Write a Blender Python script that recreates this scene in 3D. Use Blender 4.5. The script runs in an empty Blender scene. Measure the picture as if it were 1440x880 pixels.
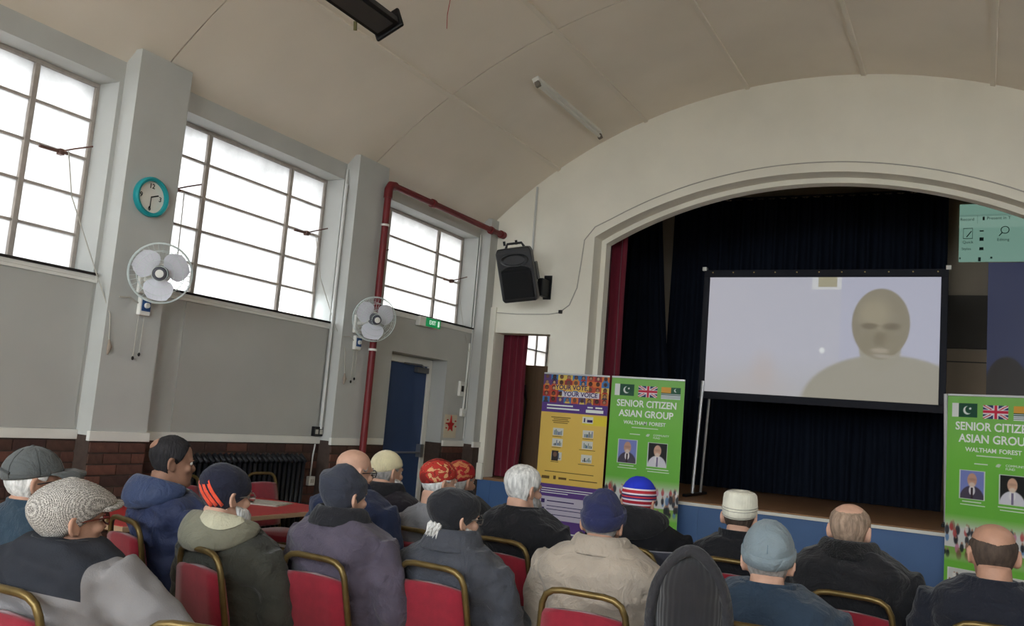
import bpy, bmesh, math, random
import numpy as np
from mathutils import Vector, Matrix, noise as mnoise

random.seed(7)
PI = math.pi
C = bpy.context.scene.collection
SC = bpy.context.scene

# ---------------------------------------------------------------- camera
H = 1.485                        # eye height
FPX = 1241.5                     # focal length in pixels of the 1440x880 frame
YAW, PIT, ROL = 0.494523, 0.117397, 0.082414

def cam_axes():
    cy, sy, cp, sp = math.cos(YAW), math.sin(YAW), math.cos(PIT), math.sin(PIT)
    fw = Vector((-sy*cp, cy*cp, sp)); rt = Vector((cy, sy, 0)); up = rt.cross(fw)
    cr, sr = math.cos(ROL), math.sin(ROL)
    return cr*rt + sr*up, -sr*rt + cr*up, fw
RT, UP, FW = cam_axes()
EYE = Vector((0, 0, H))

def ray(x, y):
    return RT*((x-720)/FPX) - UP*((y-440)/FPX) + FW

def onax(ax, val, x, y):
    d = ray(x, y)
    return EYE + d*((val-EYE[ax])/d[ax])

cam_d = bpy.data.cameras.new('camera')
cam_d.sensor_width = 36.0
cam_d.lens = FPX/1440*36.0
cam_d.clip_start = 0.05
cam = bpy.data.objects.new('camera', cam_d)
C.objects.link(cam)
cam.matrix_world = Matrix(((RT.x, UP.x, -FW.x, 0), (RT.y, UP.y, -FW.y, 0), (RT.z, UP.z, -FW.z, H), (0, 0, 0, 1)))
SC.camera = cam

# ---------------------------------------------------------------- sky, exposure
world = bpy.data.worlds.new('sky')
SC.world = world
world.use_nodes = True
bg = world.node_tree.nodes['Background']
bg.inputs[0].default_value = (0.965, 0.985, 1.0, 1)
bg.inputs[1].default_value = 2.2
vs = SC.view_settings
vs.view_transform = 'Standard'
vs.look = 'None'
vs.gamma = 1.0
vs.use_curve_mapping = False
vs.exposure = 2.95
SC.cycles.max_bounces = 10
SC.cycles.diffuse_bounces = 6
SC.cycles.transparent_max_bounces = 12
SC.cycles.sample_clamp_indirect = 6.0
SC.cycles.use_denoising = True

# ---------------------------------------------------------------- materials
def lin(c):
    return tuple(((v/255)/12.92 if v/255 <= .04045 else ((v/255+.055)/1.055)**2.4) for v in c)

MATS = {}
def mat(name, col, rough=.8, metal=0.0, var=0.0, vscale=6.0, bump=0.0, bscale=60.0, emit=0.0, stretch=(1, 1, 1), spec=.3, sheen=0.0):
    if name in MATS:
        return MATS[name]
    m = bpy.data.materials.new(name)
    m.use_nodes = True
    nt = m.node_tree
    b = nt.nodes['Principled BSDF']
    c = lin(col)
    b.inputs['Base Color'].default_value = (*c, 1)
    b.inputs['Roughness'].default_value = rough
    b.inputs['Metallic'].default_value = metal
    b.inputs['Specular IOR Level'].default_value = spec
    if sheen:
        b.inputs['Sheen Weight'].default_value = sheen
    if emit:
        b.inputs['Emission Color'].default_value = (*c, 1)
        b.inputs['Emission Strength'].default_value = emit
    if var or bump:
        tc = nt.nodes.new('ShaderNodeTexCoord')
        mp = nt.nodes.new('ShaderNodeMapping')
        mp.inputs['Scale'].default_value = stretch
        nt.links.new(tc.outputs['Object'], mp.inputs['Vector'])
    if var:
        n = nt.nodes.new('ShaderNodeTexNoise')
        n.inputs['Scale'].default_value = vscale
        n.inputs['Detail'].default_value = 5
        r = nt.nodes.new('ShaderNodeMapRange')
        r.inputs['To Min'].default_value = 1-var
        r.inputs['To Max'].default_value = 1+var
        r.inputs['From Min'].default_value = .3
        r.inputs['From Max'].default_value = .7
        mx = nt.nodes.new('ShaderNodeMix')
        mx.data_type = 'RGBA'
        mx.blend_type = 'MULTIPLY'
        mx.inputs[0].default_value = 1.0
        mx.inputs[6].default_value = (*c, 1)
        nt.links.new(mp.outputs[0], n.inputs['Vector'])
        nt.links.new(n.outputs['Fac'], r.inputs['Value'])
        nt.links.new(r.outputs[0], mx.inputs[7])
        nt.links.new(mx.outputs[2], b.inputs['Base Color'])
    if bump:
        n2 = nt.nodes.new('ShaderNodeTexNoise')
        n2.inputs['Scale'].default_value = bscale
        n2.inputs['Detail'].default_value = 3
        bp = nt.nodes.new('ShaderNodeBump')
        bp.inputs['Strength'].default_value = bump
        bp.inputs['Distance'].default_value = .01
        nt.links.new(mp.outputs[0], n2.inputs['Vector'])
        nt.links.new(n2.outputs['Fac'], bp.inputs['Height'])
        nt.links.new(bp.outputs[0], b.inputs['Normal'])
    MATS[name] = m
    return m

def knit(name, col, scale=160, strength=.6, col2=None, ribs='vert'):
    """knitted or woven cloth: ribs as relief, optional second yarn"""
    if name in MATS:
        return MATS[name]
    m = mat(name, col, .95, var=.12, vscale=14, sheen=.3)
    nt = m.node_tree
    b = nt.nodes['Principled BSDF']
    tc = nt.nodes.new('ShaderNodeTexCoord')
    if ribs == 'check':
        ck = nt.nodes.new('ShaderNodeTexChecker')
        ck.inputs['Scale'].default_value = scale
        ck.inputs['Color1'].default_value = (*lin(col), 1)
        ck.inputs['Color2'].default_value = (*lin(col2), 1)
        nt.links.new(tc.outputs['Object'], ck.inputs['Vector'])
        nt.links.new(ck.outputs[0], b.inputs['Base Color'])
        h = ck.outputs['Fac']
    else:
        sep = nt.nodes.new('ShaderNodeSeparateXYZ')
        nt.links.new(tc.outputs['Object'], sep.inputs[0])
        at = nt.nodes.new('ShaderNodeMath'); at.operation = 'ARCTAN2'
        nt.links.new(sep.outputs[0], at.inputs[0]); nt.links.new(sep.outputs[1], at.inputs[1])
        ml = nt.nodes.new('ShaderNodeMath'); ml.operation = 'MULTIPLY'; ml.inputs[1].default_value = scale
        nt.links.new(at.outputs[0], ml.inputs[0])
        sn = nt.nodes.new('ShaderNodeMath'); sn.operation = 'SINE'
        nt.links.new(ml.outputs[0], sn.inputs[0])
        h = sn.outputs[0]
    bp = nt.nodes.new('ShaderNodeBump')
    bp.inputs['Strength'].default_value = strength
    bp.inputs['Distance'].default_value = .003
    nt.links.new(h, bp.inputs['Height'])
    nt.links.new(bp.outputs[0], b.inputs['Normal'])
    return m

def zbands(name, stops, axis=2, slope=(0, 0, 1), rough=.9, noise_amt=0.0):
    """cloth dyed in bands: colour by position along an object axis; stops = [(pos, col), ...]"""
    m = bpy.data.materials.new(name)
    m.use_nodes = True
    nt = m.node_tree
    b = nt.nodes['Principled BSDF']
    b.inputs['Roughness'].default_value = rough
    b.inputs['Specular IOR Level'].default_value = .2
    tc = nt.nodes.new('ShaderNodeTexCoord')
    dt = nt.nodes.new('ShaderNodeVectorMath'); dt.operation = 'DOT_PRODUCT'
    dt.inputs[1].default_value = slope
    nt.links.new(tc.outputs['Object'], dt.inputs[0])
    lo, hi = stops[0][0], stops[-1][0]+.001
    mr = nt.nodes.new('ShaderNodeMapRange')
    mr.inputs['From Min'].default_value = lo; mr.inputs['From Max'].default_value = hi
    nt.links.new(dt.outputs['Value'], mr.inputs['Value'])
    rp = nt.nodes.new('ShaderNodeValToRGB')
    rp.color_ramp.interpolation = 'CONSTANT'
    el = rp.color_ramp.elements
    for i, (p, c) in enumerate(stops):
        e = el[i] if i < 2 else el.new(min(1, (p-lo)/(hi-lo)))
        e.position = (p-lo)/(hi-lo)
        e.color = (*lin(c), 1)
    nt.links.new(mr.outputs[0], rp.inputs[0])
    nt.links.new(rp.outputs[0], b.inputs['Base Color'])
    n2 = nt.nodes.new('ShaderNodeTexNoise'); n2.inputs['Scale'].default_value = 220
    bp = nt.nodes.new('ShaderNodeBump'); bp.inputs['Strength'].default_value = .3; bp.inputs['Distance'].default_value = .004
    nt.links.new(tc.outputs['Object'], n2.inputs['Vector'])
    nt.links.new(n2.outputs['Fac'], bp.inputs['Height'])
    nt.links.new(bp.outputs[0], b.inputs['Normal'])
    return m

def paint_mat(name, emit=0.0, rough=.5):
    m = bpy.data.materials.new(name)
    m.use_nodes = True
    nt = m.node_tree
    b = nt.nodes['Principled BSDF']
    b.inputs['Roughness'].default_value = rough
    b.inputs['Specular IOR Level'].default_value = .3
    a = nt.nodes.new('ShaderNodeVertexColor')
    a.layer_name = 'Col'
    nt.links.new(a.outputs[0], b.inputs['Base Color'])
    if emit:
        nt.links.new(a.outputs[0], b.inputs['Emission Color'])
        b.inputs['Emission Strength'].default_value = emit
        b.inputs['Base Color'].default_value = (.1, .1, .1, 1)
        nt.links.remove(b.inputs['Base Color'].links[0])
        b.inputs['Base Color'].default_value = (.12, .12, .12, 1)
    return m

# ---------------------------------------------------------------- mesh builder
class MB:
    def __init__(self):
        self.v = []; self.f = []
    def add(self, vs, fs):
        n = len(self.v)
        self.v += [tuple(p) for p in vs]
        self.f += [tuple(i+n for i in q) for q in fs]
        return self
    def box(self, x0, x1, y0, y1, z0, z1):
        vs = [(x, y, z) for x in (x0, x1) for y in (y0, y1) for z in (z0, z1)]
        return self.add(vs, [(0, 1, 3, 2), (4, 6, 7, 5), (0, 4, 5, 1), (2, 3, 7, 6), (0, 2, 6, 4), (1, 5, 7, 3)])
    def obox(self, c, ax, ay, az):
        c = Vector(c); ax = Vector(ax); ay = Vector(ay); az = Vector(az)
        vs = [c+ax*i+ay*j+az*k for i in (-1, 1) for j in (-1, 1) for k in (-1, 1)]
        return self.add(vs, [(0, 1, 3, 2), (4, 6, 7, 5), (0, 4, 5, 1), (2, 3, 7, 6), (0, 2, 6, 4), (1, 5, 7, 3)])
    def loft(self, rings, cap=True, closed=True):
        n = len(rings[0]); vs = [p for r in rings for p in r]; fs = []
        for i in range(len(rings)-1):
            for j in range(n if closed else n-1):
                k = (j+1) % n
                fs.append((i*n+j, i*n+k, (i+1)*n+k, (i+1)*n+j))
        if cap and closed:
            fs.append(tuple(reversed(range(n))))
            fs.append(tuple((len(rings)-1)*n+j for j in range(n)))
        return self.add(vs, fs)
    def tube(self, pts, r, n=10, cap=True, up=None):
        pts = [Vector(p) for p in pts]
        if not isinstance(r, (list, tuple)):
            r = [r]*len(pts)
        rings = []; u = None
        for i, p in enumerate(pts):
            t = (pts[min(i+1, len(pts)-1)]-pts[max(i-1, 0)]).normalized()
            if u is None:
                a = Vector(up) if up else (Vector((0, 0, 1)) if abs(t.z) < .9 else Vector((0, 1, 0)))
                u = (a-t*a.dot(t)).normalized()
            else:
                u = (u-t*u.dot(t)).normalized()
            w = t.cross(u)
            ra, rb = r[i] if isinstance(r[i], (tuple, list)) else (r[i], r[i])
            rings.append([p+u*(rb*math.sin(2*PI*k/n))+w*(ra*math.cos(2*PI*k/n)) for k in range(n)])
        return self.loft(rings, cap)
    def lathe(self, prof, n=24, M=None):
        """profile of (radius, height) about local z"""
        rings = [[(q[0]*math.cos(2*PI*k/n), q[0]*math.sin(2*PI*k/n), q[1]) for k in range(n)] for q in prof]
        if M is not None:
            rings = [[M @ Vector(p) for p in r] for r in rings]
        return self.loft(rings)
    def ball(self, c, r, n=12, m=8):
        c = Vector(c); rx, ry, rz = r if isinstance(r, (tuple, list)) else (r, r, r)
        rings = []
        for i in range(m+1):
            a = -PI/2+PI*(i+.02)/(m+.04)
            rings.append([c+Vector((rx*math.cos(a)*math.cos(2*PI*k/n), ry*math.cos(a)*math.sin(2*PI*k/n), rz*math.sin(a))) for k in range(n)])
        return self.loft(rings)
    def ring(self, c, R, r, M=None, n=32, k=6):
        """torus about local z"""
        vs = []; fs = []
        c = Vector(c)
        for i in range(n):
            a = 2*PI*i/n
            for j in range(k):
                b = 2*PI*j/k
                p = Vector(((R+r*math.cos(b))*math.cos(a), (R+r*math.cos(b))*math.sin(a), r*math.sin(b)))
                vs.append(c+(M @ p if M is not None else p))
        for i in range(n):
            for j in range(k):
                fs.append((i*k+j, ((i+1) % n)*k+j, ((i+1) % n)*k+(j+1) % k, i*k+(j+1) % k))
        return self.add(vs, fs)
    def xf(self, M):
        self.v = [tuple(M @ Vector(p)) for p in self.v]
        return self
    def mesh(self, name):
        me = bpy.data.meshes.new(name)
        me.from_pydata(self.v, [], self.f)
        bm = bmesh.new(); bm.from_mesh(me)
        bmesh.ops.recalc_face_normals(bm, faces=bm.faces)
        bm.to_mesh(me); bm.free()
        return me
    def build(self, name, m, parent=None, smooth=False, bevel=0.0, loc=None, seg=2):
        me = self.mesh(name)
        if m:
            me.materials.append(m)
        return link(name, me, parent, smooth, bevel, loc, seg)

def link(name, me, parent=None, smooth=False, bevel=0.0, loc=None, seg=2):
    o = bpy.data.objects.new(name, me)
    C.objects.link(o)
    if parent:
        o.parent = parent
    if loc:
        o.location = loc
    if smooth:
        me.polygons.foreach_set('use_smooth', [True]*len(me.polygons))
        if smooth != 'all':
            me.set_sharp_from_angle(angle=math.radians(40))
    if bevel:
        b = o.modifiers.new('bevel', 'BEVEL')
        b.width = bevel; b.segments = seg; b.limit_method = 'ANGLE'
    return o

def tag(o, label, cat, group=None):
    o['label'] = label; o['category'] = cat
    if group:
        o['group'] = group
    return o

def thing(name, label, cat, loc=(0, 0, 0), rotz=0, group=None):
    o = bpy.data.objects.new(name, None)
    o.empty_display_size = .1
    C.objects.link(o)
    o.location = loc
    o.rotation_euler = (0, 0, rotz)
    return tag(o, label, cat, group)

def struct(o):
    o['kind'] = 'structure'
    return o

def text(s, size, m, parent, loc, rot=(PI/2, 0, 0), align='CENTER', bold=0.0, name='lettering', sx=1.0):
    cu = bpy.data.curves.new('t', 'FONT')
    cu.body = s; cu.size = size; cu.align_x = align; cu.align_y = 'CENTER'
    cu.offset = bold; cu.extrude = .0006
    cu.resolution_u = 3
    t = bpy.data.objects.new('t', cu)
    C.objects.link(t)
    dg = bpy.context.evaluated_depsgraph_get()
    me = bpy.data.meshes.new_from_object(t.evaluated_get(dg))
    bpy.data.objects.remove(t)
    bpy.data.curves.remove(cu)
    me.materials.clear(); me.materials.append(m)
    o = bpy.data.objects.new(name, me)
    C.objects.link(o)
    o.parent = parent; o.location = loc; o.rotation_euler = rot
    o.scale = (sx, 1, 1)
    return o

def solid(mb, voxel, smooth_it, name, m, parent, wrinkle=0.0, seed=0, wscale=9.0):
    """weld overlapping shapes into one continuous skin"""
    me = mb.mesh('tmp')
    t = bpy.data.objects.new('tmp', me)
    C.objects.link(t)
    r = t.modifiers.new('r', 'REMESH'); r.mode = 'VOXEL'; r.voxel_size = voxel
    s = t.modifiers.new('s', 'SMOOTH'); s.factor = .5; s.iterations = smooth_it
    dg = bpy.context.evaluated_depsgraph_get()
    out = bpy.data.meshes.new_from_object(t.evaluated_get(dg))
    bpy.data.objects.remove(t); bpy.data.meshes.remove(me)
    if wrinkle:
        n = len(out.vertices)
        co = np.empty(n*3); no = np.empty(n*3)
        out.vertices.foreach_get('co', co); out.vertices.foreach_get('normal', no)
        co = co.reshape(-1, 3); no = no.reshape(-1, 3)
        d = np.empty(n)
        for i in range(n):
            x, y, z = co[i]
            w = mnoise.noise((x*wscale*.55+seed, y*wscale*.8, z*wscale*1.25+x*3))
            w2 = mnoise.noise((x*wscale*1.9-seed, y*wscale*1.9, z*wscale*2.6))
            d[i] = -abs(w)*1.5+.35+w2*.35
        co = co+no*(d*wrinkle)[:, None]
        out.vertices.foreach_set('co', co.ravel())
        out.update()
    out.materials.clear(); out.materials.append(m)
    return link(name, out, parent, 'all')

def spline(pts, n):
    """Catmull-Rom through points (any dimension)"""
    P = [np.array(p, float) for p in pts]
    P = [2*P[0]-P[1]]+P+[2*P[-1]-P[-2]]
    out = []
    for i in range(1, len(P)-2):
        for k in range(n):
            t = k/n
            a, b, c, d = P[i-1], P[i], P[i+1], P[i+2]
            out.append(.5*((2*b)+(-a+c)*t+(2*a-5*b+4*c-d)*t*t+(-a+3*b-3*c+d)*t**3))
    out.append(P[-2])
    return out

def dup(root, loc, rotz, label=None):
    r = root.copy(); C.objects.link(r); r.location = loc; r.rotation_euler = (0, 0, rotz)
    if label:
        r['label'] = label
    for ch in list(root.children):
        c = ch.copy(); C.objects.link(c); c.parent = r
        for g in ch.children:
            d = g.copy(); C.objects.link(d); d.parent = c
    return r

# ---------------------------------------------------------------- the hall: measures
XL, XP, XR, XC = -5.30, -5.155, 2.12, -1.59          # left wall, pilaster face, right wall, hall axis
YB, YS = -3.5, 9.05                                  # rear wall, stage wall
VZ, VR = -.153, 5.36                                 # vault centre height and radius
AZ, AR, AX = -.478, 4.677, -1.58                     # proscenium arch
STZ = .775                                           # stage floor
DADO = 1.172
def vault(x): return VZ+math.sqrt(max(0, VR*VR-(x-XC)**2))
def arch(x, r=AR): return AZ+math.sqrt(max(0, r*r-(x-AX)**2))
PIL = [(-3.46, -3.02), (-1.01, -.57), (1.44, 1.88), (3.888, 4.331), (6.342, 6.802), (8.88, 9.05)]
WIN = [(-2.98, -1.05), (-.54, 1.40), (1.92, 3.853), (4.37, 6.32), (6.84, 8.85)]
SILL, WTOP, SILL3 = 2.204, 3.563, 2.47

M_wall = mat('grey_wall_paint', (184, 185, 181), .75, var=.05, vscale=2.5, bump=.06, bscale=30)
M_pil = M_wall
M_board = mat('grey_wall_board', (174, 174, 169), .7, var=.04, vscale=2, bump=.04, bscale=20)
M_cream = mat('cream_wall_paint', (232, 228, 214), .75, var=.05, vscale=1.6, bump=.08, bscale=25)
M_ceil = mat('ceiling_board', (226, 217, 203), .85, var=.05, vscale=1.2, bump=.05, bscale=18)
M_batten = mat('ceiling_batten', (222, 214, 200), .8)
M_gap = mat('dark_gap', (30, 28, 26), .9)
M_white = mat('white_gloss_paint', (222, 221, 214), .45, var=.04, vscale=5)
M_blue = mat('blue_gloss_paint', (72, 104, 150), .5, var=.06, vscale=2.5)
M_dblue = mat('door_blue_paint', (52, 72, 112), .45, var=.06, vscale=3)
M_mortar = mat('mortar', (70, 58, 52), .95, var=.15, vscale=20, bump=.3)
M_brick = [mat('brick_'+w, c, .7, var=.18, vscale=18, bump=.25, bscale=90) for w, c in
           (('brown', (86, 58, 50)), ('dark', (68, 48, 44)), ('red', (98, 64, 54)), ('umber', (78, 56, 48)))]
M_steel = mat('window_steel_paint', (168, 160, 152), .6, var=.1, vscale=20)
M_black = mat('black_plastic', (18, 18, 20), .45)
M_sill = mat('dark_sill_edge', (38, 34, 32), .8)
M_floor = mat('hall_floor_vinyl', (190, 164, 128), .5, var=.08, vscale=3)
M_stage = mat('stage_boards', (148, 112, 82), .45, var=.2, vscale=3, stretch=(1, 14, 1))
M_skirt = mat('dark_skirting', (48, 48, 52), .6)

def frosted(name, tr):
    m = bpy.data.materials.new(name); m.use_nodes = True
    nt = m.node_tree
    nt.nodes.remove(nt.nodes['Principled BSDF'])
    out = nt.nodes['Material Output']
    t = nt.nodes.new('ShaderNodeBsdfTranslucent')
    tc = nt.nodes.new('ShaderNodeTexCoord')
    n = nt.nodes.new('ShaderNodeTexNoise'); n.inputs['Scale'].default_value = 4; n.inputs['Detail'].default_value = 7; n.inputs['Roughness'].default_value = .7
    r = nt.nodes.new('ShaderNodeMapRange'); r.inputs['From Min'].default_value = .3; r.inputs['From Max'].default_value = .75; r.inputs['To Min'].default_value = .52; r.inputs['To Max'].default_value = .37
    nt.links.new(tc.outputs['Object'], n.inputs['Vector']); nt.links.new(n.outputs['Fac'], r.inputs['Value'])
    cb = nt.nodes.new('ShaderNodeCombineColor')
    for i in range(3): nt.links.new(r.outputs[0], cb.inputs[i])
    nt.links.new(cb.outputs[0], t.inputs[0])
    p = nt.nodes.new('ShaderNodeBsdfTransparent'); p.inputs[0].default_value = (.95, .98, 1, 1)
    mx = nt.nodes.new('ShaderNodeMixShader'); mx.inputs[0].default_value = tr
    nt.links.new(t.outputs[0], mx.inputs[1]); nt.links.new(p.outputs[0], mx.inputs[2])
    g = nt.nodes.new('ShaderNodeBsdfGlossy'); g.inputs['Roughness'].default_value = .35
    m2 = nt.nodes.new('ShaderNodeMixShader'); m2.inputs[0].default_value = .04
    nt.links.new(mx.outputs[0], m2.inputs[1]); nt.links.new(g.outputs[0], m2.inputs[2])
    nt.links.new(m2.outputs[0], out.inputs[0])
    return m
M_frost = frosted('frosted_pane', .0)
M_clear = frosted('clear_pane', .85)

# ---------------------------------------------------------------- floor, ceiling
struct(MB().box(XL-.4, XR+.4, YB-.3, YS, -.12, 0).build('floor', M_floor))
JA = [-45.5, -31.8, -19.5, -7.2, 5.2, 17.7, 30.2, 45.5]       # sheet joints round the vault, degrees
JY = [YB-.2, -.72, 1.73, 4.16, 6.64, YS+.02]
def vp(a, y, r=VR):
    a = math.radians(a)
    return (XC+r*math.sin(a), y, VZ+r*math.cos(a))
mb = MB()
for k in range(len(JA)-1):
    n = 6
    for i in range(n):
        a0 = JA[k]+(JA[k+1]-JA[k])*i/n; a1 = JA[k]+(JA[k+1]-JA[k])*(i+1)/n
        ring = [vp(a0, YB-.3, VR+.03), vp(a1, YB-.3, VR+.03), vp(a1, YB-.3, VR+.2), vp(a0, YB-.3, VR+.2)]
        far = [(p[0], YS+.25, p[2]) for p in ring]
        mb.loft([ring, far])
ceiling = struct(mb.build('ceiling', M_gap))
for k in range(len(JA)-1):
    for j in range(len(JY)-1):
        g = .003/VR*57.3; n = 8
        m_ = MB(); r0 = []; r1 = []
        inner, outer = [], []
        for i in range(n+1):
            a = JA[k]+g+(JA[k+1]-JA[k]-2*g)*i/n
            inner.append(a)
        y0, y1 = JY[j]+.006, JY[j+1]-.006
        vs = []; fs = []
        for a in inner:
            vs += [vp(a, y0), vp(a, y1), vp(a, y1, VR+.03), vp(a, y0, VR+.03)]
        for i in range(n):
            for q in range(4):
                fs.append((i*4+q, i*4+(q+1) % 4, (i+1)*4+(q+1) % 4, (i+1)*4+q))
        fs += [(0, 1, 2, 3), (n*4, n*4+1, n*4+2, n*4+3)]
        m_.add(vs, fs).build('panel', M_ceil, ceiling, smooth=True)
for k in range(1, len(JA)-1):                        # cover strips along the hall
    w = .026/VR*57.3
    ring = [vp(JA[k]-w, YB), vp(JA[k]+w, YB), vp(JA[k]+w*.8, YB, VR-.018), vp(JA[k]-w*.8, YB, VR-.018)]
    MB().loft([ring, [(p[0], YS, p[2]) for p in ring]]).build('batten', M_batten, ceiling)

# ---------------------------------------------------------------- side walls
DY0, DY1, DZ = 7.34, 8.40, 2.055                     # door opening in the left wall
def side_wall(name, sgn, door):
    """sgn -1 left, +1 right; built of masonry blocks round the openings"""
    xi = XL if sgn < 0 else XR
    xo = xi+sgn*.38
    a, b = min(xi, xo), max(xi, xo)
    ys = sorted({YB, YS} | {y for w in WIN for y in w} | ({DY0, DY1} if door else set()))
    up, lo = MB(), MB()
    for y0, y1 in zip(ys[:-1], ys[1:]):
        ym = (y0+y1)/2
        win = [i for i, w in enumerate(WIN) if w[0] < ym < w[1]]
        isd = door and DY0 < ym < DY1
        zb = DZ if isd else DADO-.03
        if win:
            s = SILL3 if (win[0] == 4 and door) else SILL
            up.box(a, b, y0, y1, zb, s)
            up.box(a, b, y0, y1, WTOP, 3.78)
        else:
            up.box(a, b, y0, y1, zb, 3.78)
        if not isd:
            lo.box(a, b, y0, y1, 0, DADO-.03)
    xf = XP if sgn < 0 else 2*XC-XP
    a2, b2 = min(xi, xf), max(xi, xf)
    for y0, y1 in PIL:
        up.box(a2, b2, y0, y1, DADO-.03, 3.80)
        lo.box(a2, b2, y0, y1, 0, DADO-.03)
    w = struct(up.build(name, M_wall))
    lo.build('brick_backing', M_mortar, w)
    return w
wall_left = side_wall('wall_left', -1, True)
wall_right = side_wall('wall_right', 1, False)

# brick wainscot: every brick of the courses in view
bm_full = MB().box(-.006, .012, -.1045, .1045, -.031, .031).mesh('brick')
brick_meshes = []
for m in M_brick:
    c = bm_full.copy(); c.materials.clear(); c.materials.append(m); brick_meshes.append(c)
def brick_row(x, y0, y1, z, off, holder):
    y = y0-off*.1125
    while y < y1-.02:
        a, b = max(y+.004, y0+.002), min(y+.221, y1-.002)
        if b-a > .03:
            holder.append((x, (a+b)/2, z, (b-a)/.209))
        y += .225
rows = []; stuffrows = []
for c in range(15):
    z = DADO-.07-.036-.074*c
    if z < .03: break
    dest = rows if c < 8 else stuffrows
    segs = [(XL, 1.88, 3.888), (XP, 3.888, 4.331), (XL, 4.331, 6.342), (XP, 6.342, 6.802), (XL, 6.802, DY0-.04), (XL, DY1+.04, 8.88)]
    for x, y0, y1 in segs:
        brick_row(x, y0, y1, z, c % 2, dest)
rows.sort(key=lambda r: -r[2])
for i, (x, y, z, s) in enumerate(rows[:300]):
    o = bpy.data.objects.new('brick', random.choice(brick_meshes))
    C.objects.link(o); o.parent = wall_left
    o.location = (x+random.uniform(-.002, .002), y, z); o.scale = (1, s, 1)
mb = MB()
for x, y, z, s in stuffrows+rows[300:]:
    mb.box(x-.006, x+.012, y-.1045*s, y+.1045*s, z-.031, z+.031)
o = mb.build('lower_bricks', M_brick[0], wall_left); o['kind'] = 'stuff'

# dado rail stepping round the pilasters
mb = MB()
def rail(y0, y1, x): mb.box(x-.01, x+.022, y0, y1, DADO-.064, DADO)
yy = YB
for p0, p1 in PIL:
    for s0, s1 in ([(yy, p0)] if not yy < DY0 < p0 else [(yy, DY0-.03), (DY1+.03, p0)]):
        if s1 > s0: rail(s0, s1, XL)
    rail(p0-.02, min(p1+.02, YS), XP)
    yy = p1
struct(mb.build('trim_1', M_white, bevel=.004))
mb = MB()
mb.box(XR-.022, XR+.01, YB, YS, DADO-.064, DADO)
struct(mb.build('trim_2', M_white))
# thin boards lining the wall below the windows
for y0, y1 in ((1.90, 3.86), (4.66, 6.30)):
    MB().box(XL-.005, XL+.009, y0, y1, DADO+.004, SILL-.055).build('wall_board', M_board, wall_left)

# ---------------------------------------------------------------- windows
def window(n, sgn, y0, y1, z0, z1, cols, rows_, stay=None, clear=None, glass=None):
    xi = XL if sgn < 0 else XR
    x = xi+sgn*.22
    root = bpy.data.objects.new('window_%d' % n, None); C.objects.link(root); struct(root)
    fr = MB()
    for a, b, c, d in ((y0, y1, z0, z0+.03), (y0, y1, z1-.03, z1), (y0, y0+.03, z0+.03, z1-.03), (y1-.03, y1, z0+.03, z1-.03)):
        fr.box(x-.02, x+.02, a, b, c, d)
    fr.build('window_frame', M_steel, root, bevel=.004)
    ys = [y0]+cols+[y1]; zs = [z0]+rows_+[z1]
    for y in cols:
        MB().box(x-.022, x+.024, y-.019, y+.019, z0+.03, z1-.03).build('mullion', M_steel, root, bevel=.004)
    for j in range(len(ys)-1):
        for z in rows_:
            MB().box(x-.016, x+.018, ys[j]+.019, ys[j+1]-.019, z-.0085, z+.0085).build('glazing_bar', M_steel, root)
    for j in range(len(ys)-1):
        for k in range(len(zs)-1):
            ml = M_clear if clear and (j, k) in clear else (glass or M_frost)
            MB().box(x-.004, x+.001, ys[j]+.01, ys[j+1]-.01, zs[k]+.004, zs[k+1]-.004).build('pane', ml, root)
    # board sill with a dark lip
    s = -sgn
    a = sorted((x, xi+s*.02)); MB().box(a[0], a[1], y0+.001, y1-.001, z0-.03, z0+.0).build('window_sill', M_white, root, bevel=.004)
    a = sorted((xi+s*.001, xi+s*.035)); MB().box(a[0], a[1], y0-.01, y1+.01, z0-.002, z0+.014).build('sill_lip', M_sill, root)
    a = sorted((xi, xi+s*.016)); MB().box(a[0], a[1], y0-.03, y1+.03, z0-.05, z0-.004).build('sill_apron', M_white, root)
    if stay:
        for (yh, zh) in stay:
            h = MB()
            h.tube([(x+s*.03, yh-.16, zh-.012), (x+s*.035, yh+.04, zh-.004)], .011, 8)
            h.tube([(x+s*.03, yh-.02, zh-.01), (x+s*.10, yh+.03, zh+.02), (x+s*.16, yh+.13, zh+.065)], .006, 8)
            h.box(min(x+s*.02, x+s*.06), max(x+s*.02, x+s*.06), yh-.03, yh+.0, zh-.03, zh+.01)
            h.build('window_stay', mat('old_brass', (110, 84, 76), .5, .6, var=.2, vscale=30), root, smooth=True)
    return root
R5 = [2.48, 2.75, 3.015, 3.29]; R4 = [2.74, 3.01, 3.27]
def cols_for(w): return [w[0]+.51, w[0]+1.47]
for i, w in enumerate(WIN):
    third = i == 4
    window(i+1, -1, w[0], w[1], SILL3 if third else SILL, WTOP, cols_for(w), R4 if third else R5,
           stay=[(w[0]+.22, 3.01), (w[1]-.22, 3.01)], clear={(2, 0)} if i == 3 else None)
    window(i+6, 1, w[0], w[1], SILL, WTOP, cols_for(w), R5)

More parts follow.
